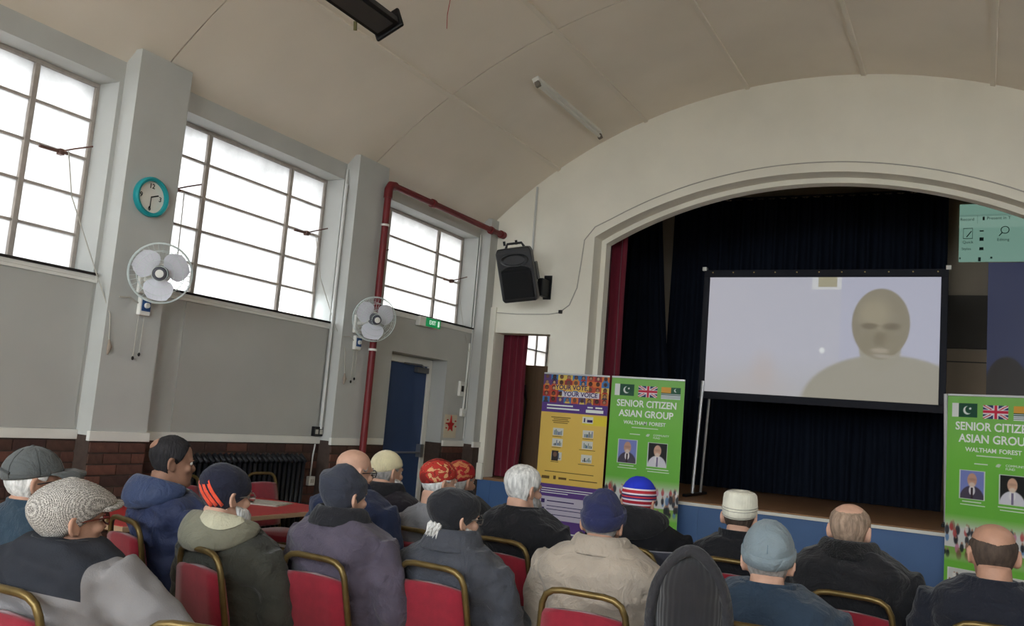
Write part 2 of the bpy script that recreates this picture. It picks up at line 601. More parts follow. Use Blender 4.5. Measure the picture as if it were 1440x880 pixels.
# ---------------------------------------------------------------- door
def door():
    root = bpy.data.objects.new('door_1', None); C.objects.link(root); struct(root)
    x = XL-.235
    MB().box(x-.02, x+.03, DY0+.09, DY1-.085, .01, DZ-.085).build('door_leaf', M_dblue, root, bevel=.004)
    fr = MB()
    fr.box(x-.05, x+.045, DY0+.01, DY0+.085, 0, DZ-.005).box(x-.05, x+.045, DY1-.08, DY1-.005, 0, DZ-.005).box(x-.05, x+.045, DY0+.085, DY1-.08, DZ-.08, DZ-.005)
    fr.build('door_frame', M_white, root, bevel=.005)
    MB().box(x-.10, x-.05, DY0, DY1, 0, DZ).build('door_backing', M_skirt, root)
    cl = MB().box(x+.031, x+.085, DY1-.34, DY1-.12, DZ-.165, DZ-.105)
    cl.tube([(x+.07, DY1-.2, DZ-.10), (x+.17, DY1-.40, DZ-.09), (x+.06, DY1-.58, DZ-.085)], .010, 8)
    cl.build('door_closer', mat('grey_metal', (120, 122, 124), .4, .8), root, bevel=.004)
    hb = MB().tube([(x+.075, DY0+.14, 1.02), (x+.075, DY1-.13, 1.02)], .011, 8)
    hb.box(x+.03, x+.09, DY1-.16, DY1-.10, .97, 1.11).box(x+.03, x+.09, DY0+.12, DY0+.17, .98, 1.06)
    hb.build('push_bar', mat('steel', (170, 172, 176), .35, .9), root, smooth=True)
door()

# ---------------------------------------------------------------- stage wall with the arch
def colwall(mb, x0, x1, y0, y1, lo0, lo1, hi0, hi1):
    vs = [(x0, y0, lo0), (x1, y0, lo1), (x1, y0, hi1), (x0, y0, hi0), (x0, y1, lo0), (x1, y1, lo1), (x1, y1, hi1), (x0, y1, hi0)]
    mb.add(vs, [(0, 1, 2, 3), (7, 6, 5, 4), (0, 4, 5, 1), (2, 6, 7, 3), (1, 5, 6, 2), (0, 3, 7, 4)])
ALX, ARX = -3.90, .74                                 # arch jambs
SOL, SOR, SOZ0, SOZ1 = -5.08, -4.36, STZ, 2.46        # side opening
SRL, SRR = 2*XC-SOR, 2*XC-SOL
mb = MB()
def stage_wall(mb, y0, y1, da=0.0, top=True):
    xs = sorted({XL-.3, XR+.3, SOL, SOR, SRL, SRR, ALX+da, ARX-da} | {XL+(XR-XL)*i/70 for i in range(71)})
    for x0, x1 in zip(xs[:-1], xs[1:]):
        xm = (x0+x1)/2
        if x1-x0 < 1e-6: continue
        h0, h1 = 5.6, 5.6                           # the gable goes on up behind the vault
        if ALX+da < xm < ARX-da:
            colwall(mb, x0, x1, y0, y1, arch(x0, AR-da), arch(x1, AR-da), h0, h1)
        elif SOL < xm < SOR or SRL < xm < SRR:
            colwall(mb, x0, x1, y0, y1, SOZ1, SOZ1, h0, h1)
        else:
            colwall(mb, x0, x1, y0, y1, STZ, STZ, h0, h1)
stage_wall(mb, YS, YS+.22)
mb.box(XL-1.0, XL-.3, YS, YS+.22, 0, 5.6).box(XR+.3, XR+1.0, YS, YS+.22, 0, 5.6)
bmw = bmesh.new()
wall_back = mb.build('wall_back', M_cream)
me = wall_back.data
bmw.from_mesh(me); bmesh.ops.remove_doubles(bmw, verts=bmw.verts, dist=1e-5); bmw.to_mesh(me); bmw.free()
struct(wall_back)
# inner rim of the arch, set back
def rimpts(r, dx):
    p = [(ALX+dx, STZ), (ALX+dx, arch(ALX+dx, r))]
    p += [(ALX+dx+(ARX-ALX-2*dx)*i/60, arch(ALX+dx+(ARX-ALX-2*dx)*i/60, r)) for i in range(1, 60)]
    return p+[(ARX-dx, arch(ARX-dx, r)), (ARX-dx, STZ)]
o_, i_ = rimpts(AR+.06, -.06), rimpts(AR-.055, .06)
mb = MB()
mb.loft([[(a[0], YS+.22, a[1]), (b[0], YS+.22, b[1]), (b[0], YS+.36, b[1]), (a[0], YS+.36, a[1])] for a, b in zip(o_, i_)])
mb.build('arch_rim', M_cream, wall_back, smooth=True)
# stage front: blue boarding, white nosing, dark skirting
mb = MB().box(XL, XR, YS, YS+.2, .10, STZ-.03)
sf = struct(mb.build('stage_front', M_blue))
MB().box(XL+.15, XR, YS-.014, YS+.2, 0, .10).build('skirting', M_skirt, sf)
MB().box(ALX, ARX, YS-.022, YS+.03, STZ-.034, STZ-.002).build('nosing', M_white, sf, bevel=.004)
for x in np.arange(-5.0, 2.0, 1.22):
    MB().box(x-.02, x+.02, YS-.008, YS, .10, STZ-.034).build('cover_strip', M_blue, sf)
st = struct(MB().box(XL-2.2, XR+2.2, YS+.03, 13.2, STZ-.10, STZ-.002).build('stage_floor', M_stage))
MB().box(ALX, ARX, YS-.02, YS+.16, STZ-.002, STZ+.012).build('stage_edge_board', mat('stage_edge_wood', (150, 112, 80), .45, var=.2, vscale=4, stretch=(1, 12, 1)), st, bevel=.004)
# base block of the corner pier
MB().box(XL, SOL, YS-.05, YS, STZ-.03, STZ+.16).build('pier_base', M_cream, wall_back, bevel=.01)
MB().box(XP, SOL, YS-.03, YS, STZ+.16, SOZ1+.3).build('pier_facing', M_cream, wall_back, bevel=.006)

# stage house
M_sw = mat('stage_wall_paint', (158, 146, 128), .8, var=.08, vscale=2)
M_swd = mat('stage_wall_dark', (78, 74, 68), .8, var=.08, vscale=2)
M_swl = mat('stage_wall_panelling', (158, 142, 122), .8, var=.08, vscale=2)
SB = 12.55
wb = struct(MB().box(XL-2.2, XR+2.2, SB, SB+.2, STZ, 5.6).build('wall_stage_back', M_sw))
MB().box(-1.4, XR+2.0, SB-.05, SB, 2.82, 3.50).build('recess_panel', M_swd, wb)
MB().box(-1.4, XR+2.0, SB-.03, SB, STZ, 2.80).build('lower_panelling', M_swl, wb)
MB().box(-1.4, XR+2.0, SB-.035, SB-.025, 2.640, 2.655).build('panel_groove', M_swd, wb)
wsl = MB()
for y0, y1, z0, z1 in ((YS+.22, SB, STZ, 2.24), (YS+.22, SB, 3.2, 5.6), (YS+.22, 11.1, 2.24, 3.2), (12.25, SB, 2.24, 3.2)):
    wsl.box(XL-.75, XL-.55, y0, y1, z0, z1)
wsl = struct(wsl.build('wall_stage_left', M_cream))
wsr = struct(MB().box(XR+.8, XR+1.0, YS+.22, SB, STZ, 5.6).build('wall_stage_right', M_sw))
struct(MB().box(XL-1.0, XR+1.0, YS+.22, SB+.2, 5.5, 5.7).build('ceiling_stage', M_sw))
# window in the wing, seen through the side opening
def wing_window():
    root = bpy.data.objects.new('window_11', None); C.objects.link(root); struct(root)
    x = XL-.65
    fr = MB()
    for a, b, c, d in ((11.1, 12.25, 2.24, 2.27), (11.1, 12.25, 3.17, 3.2), (11.1, 11.13, 2.27, 3.17), (12.22, 12.25, 2.27, 3.17), (11.86, 11.89, 2.27, 3.17), (11.13, 12.22, 2.505, 2.52)):
        fr.box(x-.02, x+.02, a, b, c, d)
    fr.build('window_frame', M_steel, root)
    for a, b in ((11.12, 11.87), (11.88, 12.23)):
        for c, d in ((2.26, 2.51), (2.515, 3.18)):
            MB().box(x-.004, x+.004, a, b, c, d).build('pane', M_frost, root)
wing_window()
# rear wall behind the camera
RW = [(-4.9, -2.9), (-2.5, -.5), (-.1, 1.9)]                        # unseen tall windows, added and sized to light the hall from behind
mb = MB().box(XL-.4, XR+.4, YB-.25, YB, 0, 1.5).box(XL-.4, XR+.4, YB-.25, YB, 4.1, 5.4)
for a, b in ((XL-.4, RW[0][0]), (RW[0][1], RW[1][0]), (RW[1][1], RW[2][0]), (RW[2][1], XR+.4)):
    mb.box(a, b, YB-.25, YB, 1.5, 4.1)
struct(mb.build('wall_rear', M_cream))
for q, (a, b) in enumerate(RW):
    root = bpy.data.objects.new('window_%d' % (12+q), None); C.objects.link(root); struct(root)
    fr = MB().box(a, b, YB-.15, YB-.11, 1.5, 1.54).box(a, b, YB-.15, YB-.11, 4.06, 4.1)
    for x in (a+.02, (a+b)/2, b-.02):
        fr.box(x-.02, x+.02, YB-.15, YB-.11, 1.54, 4.06)
    fr.build('window_frame', M_steel, root)
    for x0, x1 in ((a+.04, (a+b)/2-.02), ((a+b)/2+.02, b-.04)):
        MB().box(x0, x1, YB-.132, YB-.128, 1.54, 4.06).build('pane', M_clear, root)
# ground and a neighbouring house outside
struct(MB().box(-40, 40, -40, 50, -.5, -.3).build('ground', mat('asphalt', (96, 96, 94), .9, var=.1)))
nb = thing('neighbour_house', 'pale rendered house seen blurred through the clear window pane', 'building', (-13, 11.5, -.3))
MB().box(-3, 0, -9, 7, 0, 4.2).build('house_wall', mat('pale_render', (206, 204, 198), .9, var=.05), nb)
mbr = MB(); mbr.add([(-3.2, -9.2, 4.2), (.2, -9.2, 4.2), (.2, 7.2, 4.2), (-3.2, 7.2, 4.2), (-1.5, -9.2, 5.4), (-1.5, 7.2, 5.4)], [(0, 1, 2, 3), (0, 4, 1), (2, 5, 3), (1, 4, 5, 2), (0, 3, 5, 4)])
mbr.build('house_roof', mat('slate', (110, 108, 110), .8), nb)
for k in range(5):
    wn = MB().box(-.02, .02, -7.6+k*2.9, -6.2+k*2.9, 1.5, 3.4).build('house_window', mat('white_upvc', (236, 238, 240), .4), nb)
    MB().box(.02, .03, -7.5+k*2.9, -6.3+k*2.9, 1.6, 3.3).build('window_glass', mat('blue_glass', (90, 120, 150), .1), wn)
# daylight portals in the window openings guide the sky light
for sgn in (-1, 1):
    for i, w in enumerate(WIN):
        L = bpy.data.lights.new('window_daylight', 'AREA'); L.shape = 'RECTANGLE'
        z0 = SILL3 if (i == 4 and sgn < 0) else SILL
        L.size = w[1]-w[0]; L.size_y = WTOP-z0
        L.cycles.is_portal = True
        o = bpy.data.objects.new('window_daylight', L); C.objects.link(o)
        xi = XL if sgn < 0 else XR
        o.location = (xi+sgn*.24, (w[0]+w[1])/2, (z0+WTOP)/2)
        o.rotation_euler = (PI/2, 0, PI/2 if sgn > 0 else -PI/2)
for a, b in RW:
    L = bpy.data.lights.new('window_daylight', 'AREA'); L.shape = 'RECTANGLE'
    L.size = b-a; L.size_y = 2.6; L.cycles.is_portal = True
    o = bpy.data.objects.new('window_daylight', L); C.objects.link(o)
    o.location = ((a+b)/2, YB-.16, 2.8); o.rotation_euler = (PI/2, 0, 0)

# ---------------------------------------------------------------- curtains
def curtain(name, label, x0, x1, y, z0, z1, m, folds, amp=.045, hem=0.0, taper=0.0, cat='curtain', seed=0, rail=True):
    rnd = random.Random(seed)
    t = thing(name, label, cat, ((x0+x1)/2, y, z0))
    w = x1-x0; nx = folds*8; nz = 10
    ph = [rnd.uniform(.7, 1.3) for _ in range(folds+2)]
    vs = []; fs = []
    for layer in (0,):
        for k in range(nz+1):
            v = k/nz
            for i in range(nx+1):
                u = i/nx; q = u*folds
                a = amp*(.75+.25*v)*(ph[int(q)]*(1-(q % 1))+ph[int(q)+1]*(q % 1))
                yy = a*math.sin(2*PI*q)+.25*a*math.sin(4*PI*q+1+v)
                xx = -w/2+w*u+.012*math.sin(9*v+q)*(1-v)+taper*(1-v)*(.5-u)
                vs.append((xx, yy+layer*.006, (z1-z0)*v+hem*math.sin(q*1.7)*(1-v)))
    for k in range(nz):
        for i in range(nx):
            a = k*(nx+1)+i
            fs.append((a, a+1, a+nx+2, a+nx+1))
    MB().add(vs, fs).build('cloth', m, t, smooth='all')
    if rail:
        MB().tube([(-w/2-.05, 0, z1-z0+.02), (w/2+.05, 0, z1-z0+.02)], .014, 8).build('curtain_rail', M_black, t)
        for i in range(folds):
            MB().ring((-w/2+w*(i+.25)/folds, 0, z1-z0+.012), .022, .003, Matrix.Rotation(PI/2, 3, 'Y'), 10, 4).build('curtain_ring', M_black, t)
    return t
M_navy = mat('navy_stage_cloth', (28, 33, 44), 1.0, var=.15, vscale=6, stretch=(4, 4, .5), spec=.05)
M_redcl = mat('crimson_cloth', (104, 20, 40), .85, var=.15, vscale=6, stretch=(4, 4, .5), sheen=.3)
curtain('stage_curtain', 'wide black navy curtain hanging across the back of the stage', -3.95, -.41, 12.0, STZ+.01, 4.74, M_navy, 24, .05, seed=1)
curtain('stage_curtain', 'narrow black curtain leg hanging beside the wide back curtain', -4.50, -3.97, 11.45, STZ+.01, 4.62, M_navy, 5, .05, taper=-.75, seed=2)
curtain('stage_curtain', 'crimson curtain drawn back behind the arch jamb', -4.25, -3.72, 9.62, STZ+.01, 3.98, M_redcl, 4, .04, seed=3)
curtain('doorway_curtain', 'crimson curtain hanging in the side opening', -5.26, -4.80, 9.36, STZ+.01, 2.75, M_redcl, 5, .04, seed=4)
# tall wooden board standing in the wing
bd = thing('storage_screen', 'tall tan wooden screen standing behind the side opening', 'screen', (-5.05, 10.4, STZ))
M_tan = mat('tan_board', (160, 130, 102), .7, var=.1, vscale=4, stretch=(8, 8, .6))
MB().box(-.74, .75, -.02, .02, 0, .70).build('lower_panel', M_tan, bd, bevel=.004)
MB().box(-.74, .75, -.02, .02, .70, 1.41).build('upper_panel', M_tan, bd, bevel=.004)
MB().box(-.74, .75, -.03, .03, .685, .715).build('rail', M_tan, bd)
for x in (-.7, .65):
    MB().box(x, x+.08, -.15, .15, -.0, .03).build('foot', M_tan, bd)
ms = thing('microphone_stand', 'black microphone stand leaning in the side opening', 'stand', (-4.98, 9.75, STZ))
MB().lathe([(.12, 0), (.12, .02), (.02, .03)], 20).build('base', M_black, ms)
MB().tube([(0, 0, .02), (.02, 0, .95)], .012, 8).build('pole', M_black, ms)
MB().tube([(.02, 0, .92), (.0, -.02, 1.06), (-.01, -.03, 1.12)], [.012, .02, .026], 10).build('microphone', M_black, ms, smooth=True)

# ---------------------------------------------------------------- projection screen
def grid_paint(w, h, nx, ny, fn, name, m, parent, loc, rot=(0, 0, 0), thick=.002):
    """flat printed sheet facing -y: colours given by fn(u, v) -> sRGB arrays, v up"""
    us = np.linspace(0, 1, nx+1); vs_ = np.linspace(0, 1, ny+1)
    U, V = np.meshgrid(us, vs_)
    col = np.clip(fn(U, V), 0, 255)/255.0
    lc = np.where(col <= .04045, col/12.92, ((col+.055)/1.055)**2.4)
    co = np.stack([(U-.5)*w, np.zeros_like(U), V*h], -1).reshape(-1, 3)
    idx = np.arange((nx+1)*(ny+1)).reshape(ny+1, nx+1)
    f = np.stack([idx[:-1, :-1], idx[:-1, 1:], idx[1:, 1:], idx[1:, :-1]], -1).reshape(-1, 4)
    me = bpy.data.meshes.new(name)
    me.vertices.add(len(co)); me.vertices.foreach_set('co', co.ravel())
    me.loops.add(f.size); me.loops.foreach_set('vertex_index', f.ravel().astype(np.int32))
    me.polygons.add(len(f)); me.polygons.foreach_set('loop_start', np.arange(0, f.size, 4, dtype=np.int32))
    me.update(calc_edges=True)
    a = me.color_attributes.new('Col', 'FLOAT_COLOR', 'POINT')
    a.data.foreach_set('color', np.concatenate([lc.reshape(-1, 3), np.ones((len(co), 1))], 1).ravel().astype(np.float32))
    me.materials.append(m)
    o = link(name, me, parent, loc=loc)
    o.rotation_euler = rot
    return o

def blend(base, col, a):
    a = np.clip(a, 0, 1)[..., None]
    return base*(1-a)+np.array(col, float)*a
def ell(U, V, cu, cv, ru, rv, soft=.1):
    d = np.sqrt(((U-cu)/ru)**2+((V-cv)/rv)**2)
    return np.clip((1-d)/soft+.5, 0, 1)
def rect(U, V, u0, u1, v0, v1):
    return ((U >= u0) & (U <= u1) & (V >= v0) & (V <= v1)).astype(float)

def film(U, V):
    c = np.zeros(U.shape+(3,)); c[:] = (198, 199, 212)
    c = blend(c, (190, 193, 216), rect(U, V, .60, 1, 0, 1)*.6)
    c = blend(c, (204, 203, 214), np.clip(.45-U, 0, 1)*1.5)
    c = blend(c, (188, 186, 180), np.clip(.35-V, 0, 1)*1.4)
    c = blend(c, (222, 224, 226), rect(U, V, .47, .60, .90, 1))
    c = blend(c, (176, 170, 140), rect(U, V, .50, .58, .92, 1))
    body = ell(U, V, .80, -.05, .36, .42, .06)
    c = blend(c, (166, 161, 144), body*.95)
    c = blend(c, (166, 161, 144), ell(U, V, .765, .42, .085, .18, .08)*.95)
    head = ell(U, V, .765, .62, .118, .285, .05)
    c = blend(c, (144, 135, 112), head*.95)
    c = blend(c, (176, 166, 138), ell(U, V, .74, .70, .06, .12, .8)*.6)
    for cu in (.72, .81):
        c = blend(c, (108, 96, 74), ell(U, V, cu, .60, .032, .026, .8)*.75)
    c = blend(c, (118, 106, 82), ell(U, V, .765, .50, .024, .05, 1)*.6)
    c = blend(c, (190, 178, 160), ell(U, V, .765, .405, .034, .02, .8)*.7)
    c = blend(c, (206, 200, 196), ell(U, V, .775, .36, .04, .016, .8)*.4)
    c = blend(c, (204, 186, 176), ell(U, V, .27, .22, .05, .13, 1)*.35)
    c = blend(c, (204, 186, 176), ell(U, V, .25, .08, .12, .12, 1)*.25)
    c = blend(c, (245, 250, 250), ell(U, V, .525, .39, .011, .024, .6))
    return c
SY, SX0, SX1, SZ0, SZ1 = 10.1, -2.91, -.33, 1.885, 3.39
ps = thing('projection_screen', 'large projection screen in a black frame on metal legs on the stage', 'screen', ((SX0+SX1)/2, SY, STZ))
M_frame = mat('black_screen_border', (22, 24, 34), .7)
sw, sh = SX1-SX0, SZ1-SZ0
fr = MB()
b = .085
z0, z1 = SZ0-STZ, SZ1-STZ
fr.box(-sw/2, sw/2, -.02, .02, z0, z0+b).box(-sw/2, sw/2, -.02, .02, z1-b, z1).box(-sw/2, -sw/2+b*.8, -.02, .02, z0+b, z1-b).box(sw/2-b*.8, sw/2, -.02, .02, z0+b, z1-b)
fr.build('screen_border', M_frame, ps, bevel=.004)
MB().box(-sw/2+.02, sw/2-.02, -.002, .018, z0+.02, z1-.02).build('screen_cloth', mat('screen_cloth', (190, 190, 190), .9), ps)
M_film = paint_mat('projected_film', emit=.078, rough=.9)
grid_paint(sw-2*b*.8, sh-2*b, 260, 140, film, 'projected_picture', M_film, ps, (0, -.004, z0+b))
M_stud = mat('brass_stud', (190, 170, 110), .4, .8)
for i in range(11):
    MB().lathe([(.008, 0), (.008, .004), (.003, .007)], 10, Matrix.Translation((-sw/2+.1+i*(sw-.2)/10, -.02, z1-.03)) @ Matrix.Rotation(PI/2, 4, 'X')).build('snap_stud', M_stud, ps)
M_alu = mat('aluminium', (206, 208, 210), .35, .7)
for s in (-1, 1):
    MB().box(s*sw/2-.025, s*sw/2+.025, -.03, .03, z1-.01, z1+.035).build('corner_clip', M_white, ps, bevel=.004)
    lg = MB()
    k_ = .06 if s > 0 else 0
    lg.tube([(s*(sw/2-.03+k_), -.12, .03), (s*(sw/2-.06+k_), -.035, z0+.2)], .02, 8)
    lg.build('leg', M_alu, ps, smooth=True)
    MB().tube([(s*(sw/2-.03+k_), .22, .03), (s*(sw/2-.13+2*k_), .04, z0+.2)], .016, 8).build('leg', M_alu, ps, smooth=True)
    MB().box(s*(sw/2-.03+k_)-.03, s*(sw/2-.03+k_)+.03, -.40, .40, 0, .03).build('foot', M_black, ps, bevel=.005)

# spill of a second picture on the wall behind
M_ui = paint_mat('projected_spill', emit=.056, rough=.9)
def ui(U, V):
    c = np.zeros(U.shape+(3,)); c[:] = (150, 196, 178)
    c = blend(c, (166, 208, 190), rect(U, V, 0, 1, .60, .80))
    c = blend(c, (130, 170, 156), rect(U, V, 0, 1, .795, .81))
    return c
pu = thing('projected_window', 'teal projected computer window with menu words on stage back wall', 'projection', (.31, SB-.008, 3.94))
PW, PH, UK = 1.22, .76, .78
grid_paint(PW, PH, 60, 40, ui, 'picture', M_ui, pu, (0, 0, 0))
M_ink = mat('projected_ink', (58, 78, 76), .9)
pic = pu
def ut(s, size, u, v, **k):
    text(s, size*.78, M_ink, pu, (-PW/2+u*UK, -.004, v*PH), **k)
ut('Record', .07, .01, .735, align='LEFT'); ut('Present in T', .07, .40, .745, align='LEFT')
ut('Quick', .065, .13, .34); ut('Styles', .06, .11, .225); ut('Editing', .065, .64, .375)
mb = MB()
def ubox(u0, u1, v0, v1): mb.box(-PW/2+u0*UK, -PW/2+u1*UK, -.005, -.002, v0*PH, v1*PH)
for a_ in ((.06, .20, .575, .585), (.06, .20, .40, .41), (.06, .066, .40, .585), (.194, .20, .40, .585)): ubox(*a_)
ubox(.34, .37, .715, .775); ubox(.30, .36, .52, .54); ubox(.30, .36, .36, .42); ubox(.30, .36, .20, .25); ubox(.285, .325, .01, .08); ubox(.01, .03, .05, .08); ubox(.46, .49, .055, .085); ubox(.265, .268, .66, .80)
mb.tube([(-PW/2+.11*UK, -.004, .43*PH), (-PW/2+.18*UK, -.004, .53*PH)], .006, 6)
mb.tube([(-PW/2+.58*UK, -.004, .44*PH), (-PW/2+.63*UK, -.004, .50*PH)], .006, 6)
mb.ring((-PW/2+.665*UK, -.004, .54*PH), .045, .005, Matrix.Rotation(PI/2, 3, 'X'), 20, 4)
mb.lathe([(.05, 0), (.05, .003)], 18, Matrix.Translation((-PW/2+.56*UK, -.002, .985*PH-.03)) @ Matrix.Rotation(PI/2, 4, 'X'))
mb.build('icons', M_ink, pu)['kind'] = 'stuff'
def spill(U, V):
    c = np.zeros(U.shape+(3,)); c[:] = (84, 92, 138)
    c = blend(c, (70, 62, 58), ell(U, V, .22, .0, .26, .30, .06)*(V < .4))  # shadow of a head in the projector beam, painted dark into the sheet
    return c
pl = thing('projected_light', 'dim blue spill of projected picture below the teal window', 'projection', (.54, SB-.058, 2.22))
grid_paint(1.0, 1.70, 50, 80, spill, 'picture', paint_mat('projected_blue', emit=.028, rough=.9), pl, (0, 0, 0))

# ---------------------------------------------------------------- roll-up banners
def portrait(c, U, V, u0, u1, v0, v1, bgc, skin, coat, shirt, tie=None):
    R = rect(U, V, u0-.008, u1+.008, v0-.0035, v1+.0035)
    c = blend(c, (206, 214, 206), R)
    R = rect(U, V, u0, u1, v0, v1)
    c = blend(c, bgc, R)
    w, h = u1-u0, v1-v0; cu = (u0+u1)/2
    c = blend(c, coat, R*ell(U, V, cu, v0-.05*h, .52*w, .52*h, .08))
    c = blend(c, shirt, R*ell(U, V, cu, v0+.30*h, .13*w, .18*h, .2))
    if tie: c = blend(c, tie, R*rect(U, V, cu-.04*w, cu+.05*w, v0, v0+.40*h))
    c = blend(c, skin, R*ell(U, V, cu, v0+.68*h, .20*w, .25*h, .12))
    c = blend(c, tuple(v*.8 for v in skin), R*ell(U, V, cu, v0+.70*h, .16*w, .05*h, .8)*.5)
    c = blend(c, (226, 222, 214), R*ell(U, V, cu, v0+.50*h, .13*w, .09*h, .6)*.6)
    return c
def crowd(c, U, V, u0, u1, v0, v1, seed, n=40, ground=(120, 170, 70), fade=.0, dark=.5):
    rnd = random.Random(seed)
    R = rect(U, V, u0, u1, v0, v1)
    w, h = u1-u0, v1-v0
    if fade:
        R = R*np.clip((v1-V)/(fade*h), 0, 1)*np.clip((V-v0)/(fade*.6*h), 0, 1)
    c = blend(c, (206, 208, 206), R)
    c = blend(c, ground, R*(V < v0+.30*h)*.9)
    for i in range(n):
        u = u0+rnd.random()*w; v = v0+(.15+.6*rnd.random())*h
        k = rnd.random()
        col = (30, 32, 40) if k < dark else rnd.choice([(176, 70, 70), (230, 226, 224), (90, 130, 180), (190, 120, 150), (120, 86, 70)])
        s = .5+.5*rnd.random()
        c = blend(c, col, R*ell(U, V, u, v, .020*s*1.3*min(1, w*1.6+.2), .07*s*h*1.6, .4)*.85)
        c = blend(c, (160, 118, 96), R*ell(U, V, u, v+.12*s*h, .010, .03*h, .4)*.8)
    return c
def green(seed, first):
    def fn(U, V):
        c = np.zeros(U.shape+(3,)); c[:] = (118, 194, 72)
        c = blend(c, (128, 180, 100), np.clip((V-.70)/.3, 0, 1)*.8)
        c = blend(c, (98, 172, 60), ell(U, V, .5, .45, .7, .22, 1)*.5)
        # flag with white hoist, crescent and star
        c = blend(c, (222, 224, 222), rect(U, V, .05, .12, .905, .965)); c = blend(c, (22, 74, 52), rect(U, V, .12, .32, .905, .965))
        c = blend(c, (226, 230, 226), ell(U, V, .215, .935, .045, .018*1.05, .15)); c = blend(c, (22, 74, 52), ell(U, V, .232, .938, .040, .0165, .15)); c = blend(c, (226, 230, 226), ell(U, V, .245, .943, .012, .005, .4))
        # union flag
        R = rect(U, V, .38, .64, .902, .962); a = (U-.51)/.13; bq = (V-.932)/.03
        c = blend(c, (44, 50, 104), R); dg = np.minimum(abs(a-bq), abs(a+bq))
        c = blend(c, (226, 222, 226), R*(dg < .26)); c = blend(c, (196, 40, 66), R*(dg < .09))
        c = blend(c, (226, 222, 226), R*((abs(a) < .20) | (abs(bq) < .34))); c = blend(c, (200, 40, 70), R*((abs(a) < .12) | (abs(bq) < .2)))
        # flag with orange canton, crescent and stripes
        R = rect(U, V, .69, .95, .898, .960)
        c = blend(c, (34, 86, 60), R); c = blend(c, (214, 156, 62), rect(U, V, .69, .82, .931, .960))
        for k in range(4): c = blend(c, (214, 220, 226), rect(U, V, .69, .95, .899+k*.008, .903+k*.008))
        c = blend(c, (226, 230, 226), ell(U, V, .885, .946, .022, .009, .2)); c = blend(c, (34, 86, 60), ell(U, V, .895, .947, .019, .008, .2))
        c = portrait(c, U, V, .155, .405, .545, .665, (120, 132, 196), (196, 152, 132), (74, 66, 84), (226, 222, 226), (60, 40, 50))
        c = portrait(c, U, V, .565, .815, .540, .660, (26, 26, 26), (206, 164, 140), (214, 212, 222), (230, 228, 232), (120, 110, 140))
        c = crowd(c, U, V, 0, 1, .26, .47, seed, 90, fade=.3)
        for q, (u0, u1) in enumerate(((.04, .46), (.54, .96))):
            c = blend(c, (226, 228, 224), rect(U, V, u0, u1, .135, .235))
            c = crowd(c, U, V, u0+.012, u1-.012, .140, .230, seed+5+q, 50, (150, 140, 120), dark=.3)
        return c
    return fn
M_print = paint_mat('banner_print', rough=.45)
M_ltr = mat('white_print', (236, 240, 236), .5)
M_ltg = mat('pale_print', (206, 222, 200), .5)
def stand(root, w):
    MB().box(-w/2-.012, w/2+.012, -.05, .07, 0, .065).build('base_cassette', M_alu, root, bevel=.012)
    MB().tube([(0, .03, .06), (0, .03, 1.985)], .010, 8).build('support_pole', M_alu, root)
    MB().box(-w/2, w/2, -.008, .012, 1.995, 2.015).build('top_rail', M_alu, root, bevel=.003)
    for s in (-1, 1):
        MB().box(s*.25-.02, s*.25+.02, -.17, .17, 0, .012).build('swivel_foot', M_alu, root)
def green_banner(label, loc, rz, seed):
    w, h = .80, 1.94
    r = thing('roll_up_banner', label, 'banner', loc, rz)
    stand(r, w)
    g = grid_paint(w, h, 170, 400, green(seed, True), 'printed_panel', M_print, r, (0, 0, .06))
    MB().box(-w/2, w/2, .001, .004, .06, 2.0).build('panel_back', M_white, r)
    def L(s, size, u, v, m=M_ltr, **k):
        text(s, size, m, g, ((u-.5)*w, -.0012, v*h), **k)
    L('SENIOR CITIZEN', .098, .5, .862, bold=.0022, sx=.90); L('ASIAN GROUP', .098, .5, .808, bold=.0022, sx=.93); L('WALTHAM', .052, .365, .760, bold=.001); L('FOREST', .052, .665, .760, bold=.001)
    L('COMMUNITY', .028, .62, .702, align='LEFT'); L('FUND', .028, .62, .688, align='LEFT')
    mb = MB()
    for (u0, u1, v0, v1) in ((.32, .68, .733, .738), (.30, .44, .697, .702), (.18, .38, .528, .533), (.16, .42, .515, .519), (.55, .85, .522, .527), (.57, .86, .509, .513)):
        mb.box((u0-.5)*w, (u1-.5)*w, -.0015, -.0005, v0*h, v1*h)
    for k in range(5):                                # small hand-shaped emblem
        a = math.radians(60+k*28)
        mb.tube([((.555-.5)*w, -.001, .694*h), ((.555-.5)*w+.026*math.cos(a), -.001, .694*h+.026*math.sin(a))], .0045, 6)
    mb.build('small_print', M_ltg, g)['kind'] = 'stuff'
    return r
green_banner('green roll-up banner with flags beside the yellow banner', (-3.09, 8.84, 0), 0, 3)
rb = math.radians(-24)
green_banner('green roll-up banner with flags standing before the stage front, apart from others', (-.27+.4*math.cos(rb), 8.80+.4*math.sin(rb), 0), rb, 3)

